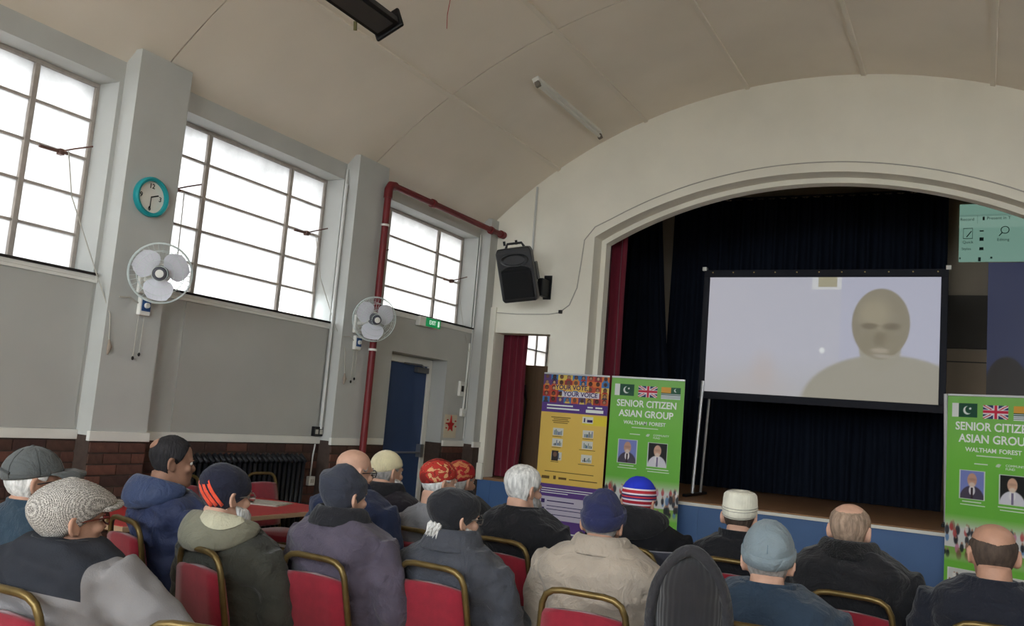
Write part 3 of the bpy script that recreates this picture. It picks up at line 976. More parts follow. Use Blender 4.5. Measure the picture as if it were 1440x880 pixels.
def vote(U, V):
    c = np.zeros(U.shape+(3,)); c[:] = (228, 192, 98)
    c = blend(c, (232, 194, 92), ell(U, V, .5, .5, .6, .4, 1)*.5)
    rnd = random.Random(5)
    pal = [(176, 60, 50), (208, 150, 66), (196, 84, 60), (96, 66, 120), (66, 120, 180), (226, 196, 96), (150, 50, 60), (220, 120, 60)]
    for i in range(9):
        for j in range(5):
            u0, v0 = i/9, .84+j*.032
            R = rect(U, V, u0, u0+1/9, v0, v0+.032)
            c = blend(c, rnd.choice(pal), R)
            sk = rnd.choice([(120, 80, 62), (196, 150, 120), (86, 56, 46), (170, 120, 96)]); hr = rnd.choice([(30, 24, 24), (60, 40, 34), (90, 80, 78)])
            c = blend(c, rnd.choice(pal+[(60, 60, 80)]), R*ell(U, V, u0+.055, v0, .04, .013, .3))
            c = blend(c, hr, R*ell(U, V, u0+.055, v0+.019, .028, .012, .3)); c = blend(c, sk, R*ell(U, V, u0+.055, v0+.017, .020, .009, .3))
    c = blend(c, (226, 186, 90), rect(U, V, .19, .70, .912, .942)); c = blend(c, (216, 214, 226), rect(U, V, .30, .86, .876, .906))
    c = blend(c, (92, 62, 138), rect(U, V, 0, 1, .785, .84))
    c = blend(c, (232, 210, 60), rect(U, V, .64, 1, .725, .778)); c = blend(c, (230, 228, 214), rect(U, V, .64, .80, .735, .772))
    for k, v in enumerate((.655, .595, .52)):
        for u in (.20, .66):
            R = rect(U, V, u, u+.16, v, v+.042)
            c = blend(c, (214, 214, 206), R)
            for q in range(6): c = blend(c, rnd.choice([(50, 52, 66), (90, 110, 150), (120, 140, 130)]), R*rect(U, V, u+.02+q*.022, u+.036+q*.022, v+.004, v+.012+.026*rnd.random()))
    c = blend(c, (52, 46, 44), rect(U, V, .21, .31, .515, .57)); c = blend(c, (120, 90, 74), ell(U, V, .26, .55, .03, .014, .3))
    c = blend(c, (94, 64, 136), rect(U, V, 0, 1, 0, .385))
    c = blend(c, (196, 190, 208), rect(U, V, .08, .94, .19, .315))
    return c
yb = thing('roll_up_banner', 'yellow and purple voting banner with faces beside the side opening', 'banner', (-3.915, 8.86, 0))
stand(yb, .78)
yg = grid_paint(.78, 1.94, 156, 388, vote, 'printed_panel', M_print, yb, (0, 0, .06))
MB().box(-.39, .39, .001, .004, .06, 2.0).build('panel_back', M_white, yb)
M_pur = mat('purple_print', (52, 34, 96), .5); M_brn = mat('brown_print', (110, 84, 40), .5)
text('YOUR VOTE,', .068, M_pur, yg, ((.445-.5)*.78, -.0012, .927*1.94), bold=.0015); text('YOUR VOICE', .068, M_pur, yg, ((.58-.5)*.78, -.0012, .891*1.94), bold=.0015)
def strips(rects, m, name):
    mb = MB()
    for u0, u1, v0, v1 in rects: mb.box((u0-.5)*.78, (u1-.5)*.78, -.0015, -.0005, v0*1.94, v1*1.94)
    mb.build(name, m, yg)['kind'] = 'stuff'
strips([(.08, .48, .820, .828), (.08, .58, .802, .810), (.68, .94, .795, .812), (.70, .78, .82, .828), (.82, .92, .82, .828), (.09, .88, .358, .362), (.09, .82, .346, .350), (.09, .5, .334, .338), (.36, .7, .118, .126)], M_ltr, 'pale_lines')
strips([(.16, .46, .755, .759), (.20, .42, .745, .749), (.18, .44, .735, .739), (.20, .42, .725, .729), (.20, .34, .648, .651), (.66, .82, .648, .651), (.20, .34, .587, .590), (.62, .86, .587, .590), (.2, .32, .507, .51), (.62, .86, .507, .51), (.12, .86, .452, .456), (.08, .20, .412, .428), (.26, .30, .412, .432), (.34, .46, .414, .426), (.5, .92, .416, .421)], M_brn, 'brown_lines')
strips([(.19, .60, .288, .294), (.19, .90, .262, .266), (.19, .80, .244, .248), (.19, .92, .216, .220), (.10, .155, .278, .300), (.10, .155, .232, .254), (.66, .68, .742, .764), (.71, .79, .742, .756)], M_pur, 'purple_lines')

# ---------------------------------------------------------------- loudspeaker on the stage wall
sp = thing('loudspeaker', 'black wall-mounted loudspeaker tilted down on a bracket', 'speaker', (-4.57, YS-.33, 2.80))
SPM = Matrix.Diagonal((1.18, 1.0, 1.0, 1.0)) @ Matrix.Rotation(math.radians(12), 4, 'Z') @ Matrix.Rotation(math.radians(-9), 4, 'Y') @ Matrix.Rotation(math.radians(15), 4, 'X')
M_spk = mat('speaker_cabinet', (30, 31, 34), .38, bump=.12, bscale=300, spec=.5)
M_grl = mat('speaker_grille', (14, 14, 16), .7, bump=.4, bscale=500)
rg = []
for z, wf, wb_, d0, d1 in ((0, .155, .10, -.16, .10), (.03, .175, .11, -.17, .13), (.55, .175, .11, -.17, .13), (.60, .155, .10, -.155, .12)):
    rg.append([(-wf, d0, z), (wf, d0, z), (wf, d0+.12, z), (wb_, d1, z), (-wb_, d1, z), (-wf, d0+.12, z)])
MB().loft(rg).xf(SPM).build('cabinet', M_spk, sp, bevel=.012)
MB().box(-.15, .15, -.185, -.168, .04, .36).xf(SPM).build('grille', M_grl, sp, bevel=.03)
hn = MB()
hn.loft([[(.13*k*math.cos(2*PI*j/24), -.172+dy, .465+.068*k*math.sin(2*PI*j/24)) for j in range(24)] for k, dy in ((1.08, 0), (1.05, -.014), (.9, -.012), (.5, .03), (.25, .04))])
hn.xf(SPM).build('horn', M_spk, sp, smooth=True)
MB().loft([[(.155*k*math.cos(PI*j/15), -.17+dy, .33+.075*k*math.sin(PI*j/15)) for j in range(16)] for k, dy in ((1.06, 0), (1.04, -.02), (.97, -.02), (.95, 0))]).xf(SPM).build('woofer_rim', M_spk, sp, smooth=True)
hd = MB().tube([(-.09, -.02, .60), (-.07, -.02, .645), (.07, -.02, .645), (.09, -.02, .60)], .014, 8)
hd.xf(SPM).build('handle', M_spk, sp, smooth=True)
for x in (-.10, .02): MB().box(x-.01, x+.01, -.03, .0, .63, .68).xf(SPM).build('fly_point', M_black, sp)
MB().box(.155, .185, -.06, .08, .22, .42).xf(SPM).build('side_handle', M_spk, sp, bevel=.01)
MB().box(.08, .18, .318, .329, .06, .34).build('wall_plate', M_black, sp, bevel=.003)
MB().tube([(.13, .32, .20), (.10, .18, .20), (.03, .06, .22)], .020, 8).build('bracket_arm', M_black, sp, smooth=True)
MB().box(.09, .16, .13, .32, .08, .28).build('bracket_box', M_black, sp, bevel=.01)

# ---------------------------------------------------------------- pipes and cables
def pipe(name, label, pts, r, m, cat='pipe', n=10, clips=None, clipm=None, group=None):
    t = thing(name, label, cat, pts[0], group=group)
    p0 = Vector(pts[0])
    MB().tube([Vector(p)-p0 for p in pts], r, n).build('run', m, t, smooth=True)
    for c in clips or []:
        MB().obox(Vector(c)-p0, (r+.006, 0, 0), (0, r+.006, 0), (0, 0, .012)).build('clip', clipm or m, t)
    return t
M_red = mat('oxide_red_pipe', (108, 32, 36), .45, var=.12, vscale=8)
pr = thing('heating_pipe', 'dark red iron pipe climbing pilaster and running above window', 'pipe', (-5.08, 6.72, 0))
MB().tube([(0, 0, 0), (0, 0, 3.50)], .034, 14).build('riser', M_red, pr, smooth=True)
MB().tube([(0, 0, 3.48), (0, 0, 3.56), (0, .03, 3.61), (0, .10, 3.62)], .043, 14).build('elbow', M_red, pr, smooth=True)
MB().tube([(0, .08, 3.62), (0, YS-6.74, 3.63)], .032, 14).build('run', M_red, pr, smooth=True)
MB().tube([(0, YS-6.80, 3.63), (0, YS-6.721, 3.63)], .046, 14).build('flange', M_red, pr, smooth=True)
for y in (.75, 2.0):
    MB().tube([(0, y, 3.623), (0, y+.05, 3.623)], .045, 12).build('coupling', M_red, pr, smooth=True)
for z in (3.2, 2.0):
    MB().tube([(0, 0, z), (0, 0, z+.02)], .042, 12).build('pipe_clip', M_white, pr)
M_cond = mat('painted_conduit', (196, 196, 192), .5)
M_cable = mat('grey_cable', (176, 172, 162), .6)
for dx, lab in ((0, 'thin grey conduit rising to the ceiling beside the middle pilaster'), (.05, 'white conduit on pilaster side, running down to black socket')):
    x = XL+.022+dx*.6
    pipe('conduit', lab, [(x, 6.325-dx*.5, DADO+.07), (x, 6.325-dx*.5, 3.50-dx*3), (x, 6.327-dx*.5, 3.66-dx*3)], .012, M_cond, 'conduit')
pipe('conduit', 'white conduit on the corner pier beside third window', [(XL+.02, 8.863, 1.2), (XL+.02, 8.863, 3.6)], .011, M_cond, 'conduit')
pipe('conduit', 'white conduit above the loudspeaker dropping from the vault', [(-4.67, YS-.014, 4.20), (-4.67, YS-.014, 3.35)], .013, M_cond, 'conduit')
pipe('cable', 'grey cable along the stage wall under the loudspeaker', [(-5.12, YS-.008, 2.70), (-4.8, YS-.008, 2.685), (-4.4, YS-.008, 2.69), (-4.27, YS-.008, 2.71)], .006, M_cable, 'cable', 6)
ap = [(-4.27, 2.71), (-4.15, 2.80), (-4.07, 3.0), (-4.04, 3.3), (-4.02, 3.55), (-3.9, 3.70)]+[(x, arch(x)+.10) for x in np.arange(-3.7, .9, .15)]
pipe('cable', 'grey cable fixed round the outside of the arch', [(x, YS-.006, z) for x, z in ap], .006, M_cable, 'cable', 6)
MB_j = thing('junction_box', 'small dark cable box on stage wall near arch', 'box', (-4.25, YS, 2.70))
MB().box(-.02, .02, -.03, 0, 0, .04).build('case', M_swd, MB_j, bevel=.004); MB().box(-.014, .014, -.034, -.03, .006, .034).build('lid', M_black, MB_j)
def pull(label, pts, tassel=True):
    t = thing('window_cord', label, 'cord', pts[0])
    p0 = Vector(pts[0])
    MB().tube([Vector(p)-p0 for p in pts], .004, 6).build('cord', M_cable, t)
    if tassel:
        e = Vector(pts[-1])-p0
        MB().tube([e, e+Vector((0, .01, -.05)), e+Vector((0, 0, -.10))], [.006, .016, .005], 8).build('knot', mat('rope', (150, 136, 122), .9), t)
pull('window cord from first window tied on the clock pilaster', [(XL-.10, 3.62, 3.0), (XL-.06, 3.66, 2.7), (XL+.06, 3.84, 2.2), (XP+.006, 3.91, 1.95), (XP+.012, 3.925, 1.78)])
pull('window cord hanging in middle window behind wall fan', [(XL-.10, 4.60, 2.99), (XL-.10, 4.62, 2.3)], False)
pull('window cord from middle window tied on fan pilaster', [(XL-.10, 6.12, 3.0), (XL-.04, 6.18, 2.6), (XL+.06, 6.32, 2.2), (XP+.006, 6.40, 1.98), (XP+.012, 6.42, 1.76)])
pull('window cord hanging from third window toward the corner', [(XL-.10, 8.62, 3.0), (XL-.02, 8.70, 2.5), (XL+.03, 8.80, 2.2)], False)

# ---------------------------------------------------------------- clock
ck = thing('wall_clock', 'round teal wall clock with white face on pilaster', 'clock', (XP, 4.10, 2.80))
RX = Matrix.Rotation(PI/2, 4, 'Y')
MB().lathe([(.135, 0), (.14, .01), (.14, .035), (.128, .045), (.112, .040), (.112, .012)], 40, RX).build('case', mat('teal_plastic', (30, 150, 156), .35), ck, smooth=True)
fc = MB().lathe([(.113, .010), (.113, .014)], 36, RX).build('dial', mat('dial_white', (226, 224, 214), .6), ck)
M_num = mat('numeral_ink', (40, 44, 44), .6)
for s, y, z in (('12', 0, .078), ('3', .080, 0), ('6', 0, -.078), ('9', -.080, 0)):
    text(s, .048, M_num, fc, (.0155, y, z), (PI/2, 0, PI/2), bold=.0008, name='numeral')
MB().obox((.018, .03, .012), (.001, 0, 0), (0, .03, .012), (0, -.002, .004)).build('hour_hand', M_num, ck)
MB().obox((.020, 0, -.040), (.001, 0, 0), (0, .003, 0), (0, 0, .042)).build('minute_hand', M_num, ck)

# ---------------------------------------------------------------- wall fans
M_blade = mat('fan_blade', (206, 206, 214), .4)
M_wire = mat('fan_wire', (196, 206, 204), .4)
M_hub = mat('fan_hub', (70, 70, 78), .4)
M_dial = mat('fan_dial_blue', (40, 78, 130), .4)
def fan(label, y, z, clabel, yaw):
    t = thing('wall_fan', label, 'fan', (XP, y, z), group='white wall fans')
    W_ = .135
    MB().box(0, .03, -.05, .05, -.145, .03).build('wall_plate', M_white, t, bevel=.008)
    MB().tube([(.02, 0, -.05), (.10, 0, -.04), (.17, .0, -.01)], [.022, .024, .03], 10).build('arm', M_white, t, smooth=True)
    ax = Vector((math.cos(yaw), math.sin(yaw), -.16)).normalized()
    q = ax.to_track_quat('Z', 'Y').to_matrix()
    c0 = Vector((.17, 0, 0))
    T = Matrix.Translation(c0) @ q.to_4x4()
    MB().lathe([(.03, -.05), (.065, -.04), (.07, .03), (.05, .06)], 20, T).build('motor', M_white, t, smooth=True)
    g = MB()
    R = .205
    for rr, zz in ((R, .085), (R*.97, .06), (R*.75, .025), (R*.97, .11), (R*.72, .15), (R*.45, .165), (.05, .17)):
        g.ring(c0+q @ Vector((0, 0, zz)), rr, (.0018 if rr < R else .0042), q, 40, 5)
    for k in range(36):
        a = 2*PI*k/36
        pts = [(.05, .17), (R*.45, .165), (R*.72, .15), (R*.97, .11), (R, .085), (R*.97, .06), (R*.75, .025), (.07, .015)]
        g.tube([c0+q @ Vector((r_*math.cos(a), r_*math.sin(a), z_)) for r_, z_ in pts], .0008, 4)
    g.build('guard', M_wire, t, smooth=True)
    for k in range(3):
        b = MB(); n = 8; rows_ = []
        for i in range(n+1):
            s = i/n
            r_ = .035+.152*s
            wd = .45+.78*math.sin(PI*min(1, s*.86+.14))
            rows_.append([(r_*math.cos(2*PI*k/3+.5+wd*(u-.5)*1.5), r_*math.sin(2*PI*k/3+.5+wd*(u-.5)*1.5), .085+.05*(u-.5)) for u in (0, .25, .5, .75, 1)])
        vs = [c0+q @ Vector(p) for r_ in rows_ for p in r_]
        vs += [v+q @ Vector((0, 0, .003)) for v in vs]
        fs = []
        m5 = (n+1)*5
        for i in range(n):
            for j in range(4):
                a = i*5+j
                fs += [(a, a+1, a+6, a+5), (m5+a, m5+a+5, m5+a+6, m5+a+1)]
        b.add(vs, fs).build('blade', M_blade, t, smooth='all')
    MB().lathe([(.055, .07), (.052, .12), (.04, .165), (.036, .178), (.0, .18)], 20, T).build('hub', M_hub, t, smooth=True)
    MB().lathe([(.028, .176), (.026, .184), (.0, .185)], 18, T).build('hub_cap', M_white, t, smooth=True)
    k = thing('fan_control', clabel, 'switch', (XP, y+.02, z-.235), group='fan speed controls')
    MB().box(0, .035, -.045, .045, -.06, .07).build('case', M_white, k, bevel=.006)
    MB().box(.035, .038, -.032, .040, -.03, .05).build('scale_plate', M_dial, k)
    MB().lathe([(.020, .036), (.018, .055), (.0, .056)], 16, Matrix.Translation((0, .004, .01)) @ RX).build('knob', M_white, k, smooth=True)
    MB().tube([(.01, -.04, .02), (.015, -.12, .05), (.012, -.2, .04)], .005, 6).build('lead', M_cable, k)
    for dy, L_ in ((-.035, .30), (.012, .27)):
        pc = MB().tube([(.02, dy, -.06), (.02, dy-.004, -.06-L_)], .0022, 5).build('pull_cord', M_cable, k)
        MB().ball((.02, dy-.004, -.06-L_), (.009, .009, .014), 8, 6).build('bobble', M_sill, pc)
fan('white wall fan with clear blades below the teal clock', 4.14, 2.27, 'white control with blue dial under fan near clock', -.75)
fan('white wall fan beside the dark red pipe', 6.53, 2.285, 'white control with blue dial beside dark red pipe', -.60)

# ---------------------------------------------------------------- small things on the left wall
ex = thing('exit_sign', 'green lit exit sign above the blue door', 'sign', (XL, 7.90, 2.37))
MB().box(0, .06, -.20, .19, 0, .10).build('housing', M_white, ex, bevel=.006)
sg = MB().box(.06, .066, -.09, .19, .004, .096).build('sign_face', mat('exit_green', (20, 150, 84), .4, emit=.05), ex)
text('EXIT', .062, mat('exit_white', (210, 236, 220), .4, emit=.08), sg, (.0675, .03, .05), (PI/2, 0, PI/2), bold=.001)
MB().box(.066, .068, .135, .165, .02, .08).build('running_figure', mat('exit_white', (210, 236, 220)), sg)
pst = thing('star_decoration', 'red star cut-out on cream paper right of door', 'poster', (XL, 8.58, 1.20))
MB().box(.001, .004, -.13, .13, 0, .26).build('paper', mat('cream_paper', (206, 196, 172), .8), pst)
mb = MB(); cyz = (0, .14)
star = []
for i in range(10):
    r_ = .085 if i % 2 == 0 else .042
    a = PI/2+PI*i/5
    star.append((r_*math.cos(a), .14+r_*math.sin(a)*(1.5 if i == 0 else 1)))
mb.loft([[(.004, p[0], p[1]) for p in star], [(.014, p[0]*.8, .14+(p[1]-.14)*.8) for p in star]])
mb.build('star', mat('red_card', (176, 36, 36), .6), pst)
mb = MB()
for y, z in ((-.09, .16), (-.085, .11), (.10, .19), (.11, .13), (-.07, .20)): mb.box(.004, .007, y-.015, y+.015, z-.008, z+.008)
mb.build('red_marks', mat('red_card', (176, 36, 36)), pst)
def swbox(name, label, loc, w, h, m, inner, cat):
    t = thing(name, label, cat, loc)
    MB().box(0, .035, -w/2, w/2, 0, h).build('case', m, t, bevel=.004)
    MB().box(.035, .042, -w*.25, w*.25, h*.3, h*.7).build('rocker', inner, t)
    return t
swbox('alarm_box', 'white call box with dark button on wall right of door', (XL, 8.72, 1.68), .09, .17, M_white, M_sill, 'switch')
swbox('conduit_box', 'small white box ending the conduit above the star', (XL, 8.80, 1.45), .08, .09, M_white, M_white, 'box')
pipe('conduit', 'short white conduit joining the boxes right of the door', [(XL+.02, 8.80, 1.54), (XL+.02, 8.82, 2.10), (XL+.02, 8.82, 2.3)], .012, M_white, 'conduit')
sb = thing('socket_box', 'black double socket box on dado beside conduit', 'socket', (XL, 6.30, DADO+.004))
MB().box(0, .05, -.075, .035, 0, .085).build('case', M_black, sb, bevel=.005)
for y in (-.05, .008): MB().box(.05, .053, y-.018, y+.018, .02, .06).build('plate', M_cable, sb)
ws = swbox('wall_socket', 'white socket on bricks under the black socket box', (XL+.012, 6.26, .74), .08, .08, M_white, M_cable, 'socket')
pipe('cable', 'white cable dropping down bricks to wall socket', [(XL+.03, 6.27, DADO-.066), (XL+.022, 6.265, 1.0), (XL+.02, 6.26, .82)], .007, M_cond, 'cable', 6)
# cast-iron radiator
rd = thing('radiator', 'black cast-iron column radiator under the middle window', 'radiator', (XL, 4.62, 0), group=None)
M_iron = mat('black_iron', (20, 21, 26), .4)
cm = MB()
cm.tube([(.07, 0, .12), (.07, 0, .96)], (.018), 8).tube([(.14, 0, .12), (.14, 0, .96)], .018, 8)
cm.tube([(.05, 0, .12), (.105, 0, .08), (.16, 0, .12)], .022, 8).tube([(.05, 0, .96), (.105, 0, 1.01), (.16, 0, .96)], .022, 8)
cm = cm.mesh('column'); cm.materials.append(M_iron)
for i in range(25):
    o = link('column', cm if i else cm, rd, smooth=(i == 0) and 'all'); o.location = (0, i*.058, 0)
for z in (.11, .95): MB().tube([(.105, -.02, z), (.105, 24*.058+.02, z)], .02, 8).build('header', M_iron, rd)
for y in (0.02, 24*.058-.02): MB().box(.08, .13, y-.02, y+.02, 0, .09).build('foot', M_iron, rd)
# ---------------------------------------------------------------- ceiling fittings
aL = math.radians(-24.6)
lt = thing('fluorescent_light', 'unlit white fluorescent batten on the vaulted ceiling', 'light', (XC+VR*math.sin(aL), 7.95, VZ+VR*math.cos(aL)))
lt.rotation_euler = (0, aL, 0)
MB().box(-.035, .035, -.80, .80, -.055, -.002).build('batten_body', M_white, lt, bevel=.006)
MB().tube([(.0, -.76, -.082), (0, .76, -.082)], .0165, 14).build('tube_lamp', mat('lamp_tube', (216, 214, 206), .3), lt, smooth=True)
for y in (-.785, .785): MB().box(-.024, .024, y-.02, y+.02, -.105, -.05).build('lamp_holder', mat('lamp_holder_grey', (120, 112, 102), .5), lt, bevel=.004)
e = EYE+ray(549, 40)*5.55
ht = thing('ceiling_heater', 'black metal radiant heater hanging under the ceiling', 'heater', (e.x, e.y-.65, e.z))
ht.rotation_euler = (0, math.radians(-24), 0)
MB().loft([[(-.085, y, -.03), (.085, y, -.03), (.085, y, .02), (.045, y, .08), (-.045, y, .08), (-.085, y, .02)] for y in (-.62, .62)]).build('housing', M_iron, ht, bevel=.004)
for y in (-.63, .63): MB().box(-.105, .105, y-.014, y+.014, -.05, .085).build('end_plate', M_black, ht, bevel=.012)
MB().box(-.06, .06, -.58, .58, -.037, -.03).build('reflector', mat('dull_steel', (96, 96, 100), .35, .8), ht)
for y in (-.4, .4): MB().tube([(0, y, .07), (.0, y, .55)], .006, 6).build('hanger', M_iron, ht)
MB().tube([(-.09, .40, -.02), (-.12, .42, -.06)], .012, 8).build('pull_switch', mat('olive_plastic', (90, 84, 50), .6), ht)
e2 = EYE+ray(634, 0)*5.9
pipe('cord', 'thin red cord dangling from the ceiling', [(e2.x, e2.y, vault(e2.x)), (e2.x-.005, e2.y, e2.z), (e2.x-.02, e2.y+.005, e2.z-.10), (e2.x-.01, e2.y, e2.z-.2)], .0025, mat('red_cord', (170, 70, 70), .8), 'cord', 5)

# ---------------------------------------------------------------- banquet chairs and table
M_gold = mat('antique_gold_tube', (112, 94, 58), .38, .7, var=.15, vscale=30)
M_pad = mat('red_upholstery', (128, 20, 38), .85, var=.10, vscale=30, bump=.15, bscale=300, sheen=.3)
def make_chair():
    """faces +y, origin on the floor under the seat centre"""
    t = thing('banquet_chair', 'x', 'chair', group='red banquet chairs')
    r = .0125
    def bp(x, z):                                    # leaning plane of the back
        return (x, -.205-.075*(z-.45)/.43, z)
    pts = [bp(-.200, .44), bp(-.166, .78), bp(-.161, .82), bp(-.146, .852), bp(-.118, .870), bp(-.08, .876), bp(.08, .876), bp(.118, .870), bp(.146, .852), bp(.161, .82), bp(.166, .78), bp(.200, .44)]
    MB().tube(pts, r, 10).build('back_frame', M_gold, t, smooth='all')
    rings = []
    for z, w, d in ((.47, .182, .014), (.485, .184, .022), (.65, .168, .026), (.785, .153, .022), (.80, .148, .012)):
        ring = []
        for x, k in ((-w, -1), (-w*.6, -1.15), (0, -1.2), (w*.6, -1.15), (w, -1), (w, 1), (w*.6, 1.15), (0, 1.2), (-w*.6, 1.15), (-w, 1)):
            p = bp(x, z+(.012*(1-(x/w)**2) if z > .7 else 0)); ring.append((p[0], p[1]+k*d, p[2]))
        rings.append(ring)
    MB().loft(rings).build('back_pad', M_pad, t, smooth='all')
    st = MB(); rg = []
    for z, g in ((.405, .0), (.415, .012), (.445, .014), (.455, .0)):
        rg.append([((.20+g)*(1 if abs(math.cos(a)) > .0 else 1)*np.sign(math.cos(a))*abs(math.cos(a))**.45, .02+(.205+g)*np.sign(math.sin(a))*abs(math.sin(a))**.45, z) for a in [2*PI*k/28+.05 for k in range(28)]])
    st.loft(rg).build('seat', M_pad, t, smooth='all')
    for s in (-1, 1):
        MB().tube([(s*.195, .20, .41), (s*.205, .225, 0)], r, 8).build('leg', M_gold, t, smooth='all')
        MB().tube([(s*.205, -.203, .44), (s*.205, -.20, .38), (s*.215, -.26, 0)], r, 8).build('leg', M_gold, t, smooth='all')
        MB().tube([(s*.20, -.19, .395), (s*.197, .205, .395)], r*.9, 8).build('side_rail', M_gold, t, smooth='all')
    MB().tube([(-.197, .205, .395), (.197, .205, .395)], r*.9, 8).build('front_rail', M_gold, t, smooth='all')
    MB().tube([(-.20, -.20, .395), (.20, -.20, .395)], r*.9, 8).build('rear_rail', M_gold, t, smooth='all')
    return t
chair0 = make_chair(); chair_used = [False]
def chair(x, y, yaw, label):
    if not chair_used[0]:
        chair_used[0] = True
        chair0.location = (x, y, 0); chair0.rotation_euler = (0, 0, -yaw); chair0['label'] = label
        return chair0
    return dup(chair0, (x, y, 0), -yaw, label)
chair(-4.83, 5.46, PI/2, 'empty red banquet chair at the far end of the red table')
chair(-4.80, 4.62, PI/2, 'empty red banquet chair between the radiator and red table')
q = EYE+ray(268, 872)*2.38
chair(q.x+.02, q.y+.22, -.25, 'empty red banquet chair beside the man in tweed cap')

tb = thing('folding_table', 'long red-topped folding table with steel legs near radiator', 'table', (-4.40, 4.22, 0))
M_ttop = mat('red_laminate', (178, 40, 46), .35, var=.05, vscale=4)
MB().box(-.36, .36, -.90, .90, .705, .735).build('edge_band', mat('beech_edge', (168, 140, 112), .5), tb, bevel=.004)
MB().box(-.352, .352, -.892, .892, .735, .738).build('table_top', M_ttop, tb)
for s in (-1, 1):
    for q_ in (-1, 1):
        MB().tube([(q_*.30, s*.70, .705), (q_*.31, s*.80, 0)], .0125, 8).build('leg', M_alu, tb, smooth='all')
    MB().tube([(-.30, s*.74, .45), (.30, s*.74, .45)], .010, 8).build('stretcher', M_alu, tb)
nwp = thing('newspaper', 'folded newspaper lying on the red table', 'newspaper', (-4.52, 4.86, .738), .3)
for k in range(3):
    MB().box(-.19+.01*k, .19-.005*k, -.14, .14-.012*k, .003*k, .003*k+.0025).build('sheet', mat('newsprint', (176, 172, 162), .8, var=.25, vscale=40), nwp)

# ---------------------------------------------------------------- people
HEADT = np.array([(0.000, .020, .080, .050), (.008, .034, .090, .028), (.03, .050, .094, -.010), (.06, .060, .091, -.045), (.085, .066, .089, -.072), (.115, .071, .087, -.091),
                  (.14, .0750, .091, -.100), (.165, .0765, .089, -.102), (.19, .0720, .079, -.095), (.21, .0605, .061, -.079), (.225, .043, .038, -.054), (.232, .026, .015, -.034), (.235, .008, -.004, -.014)])
HT = .235
def hring(z):
    z = min(max(z, 0), HT)
    return [float(np.interp(z, HEADT[:, 0], HEADT[:, k])) for k in (1, 2, 3)]
def hpt(phi, z, off=0.0, zadd=0.0):
    """point on (or off) the head; phi 0 = face, 90 deg = right ear"""
    w, f, b = hring(z)
    yc, ry = (f+b)/2, (f-b)/2
    return Vector(((w+off)*math.sin(phi), yc+(ry+off)*math.cos(phi), z+zadd))
def cap_rings(zl, off, n=40, m=14, top_add=.012, shift=(0, 0), puff=0.0, power=1.7, topz=HT):
    """shell over the skull from a brim line zl(phi) to the crown"""
    rings = []
    for i in range(m+1):
        v = i/m
        ring = []
        for k in range(n):
            ph = 2*PI*k/n
            z0 = zl(ph)
            z = z0+(topz-.0005-z0)*(1-(1-v)**power)
            o = off*(1 if i else .75)+puff*math.sin(PI*min(1, v*1.02))
            p = hpt(ph, z, o, top_add*v**1.5)
            p.x += shift[0]*v**1.6; p.y += shift[1]*v**1.6
            ring.append(p)
        rings.append(ring)
    return rings
def band(mb, zl, h, o0, o1, n=40):
    rs = []
    for dz, o in ((0, o0), (.002, o1), (h*.5, o1+.001), (h-.004, o1), (h, o0)):
        rs.append([hpt(2*PI*k/n, zl(2*PI*k/n)+dz, o) for k in range(n)])
    mb.loft(rs, cap=False)
brimline = lambda ph: .112+.040*math.cos(ph)
highline = lambda ph: .140+.022*math.cos(ph)

def smoothed(o):
    s = o.modifiers.new('sub', 'SUBSURF'); s.levels = 1; s.render_levels = 1
    return o

def hair_line(ph):
    a = abs((ph+PI) % (2*PI)-PI)                     # 0 face .. pi nape
    d = math.degrees(a)
    return float(np.interp(d, [0, 40, 62, 75, 95, 110, 125, 180], [.203, .200, .160, .125, .140, .100, .060, .045]))

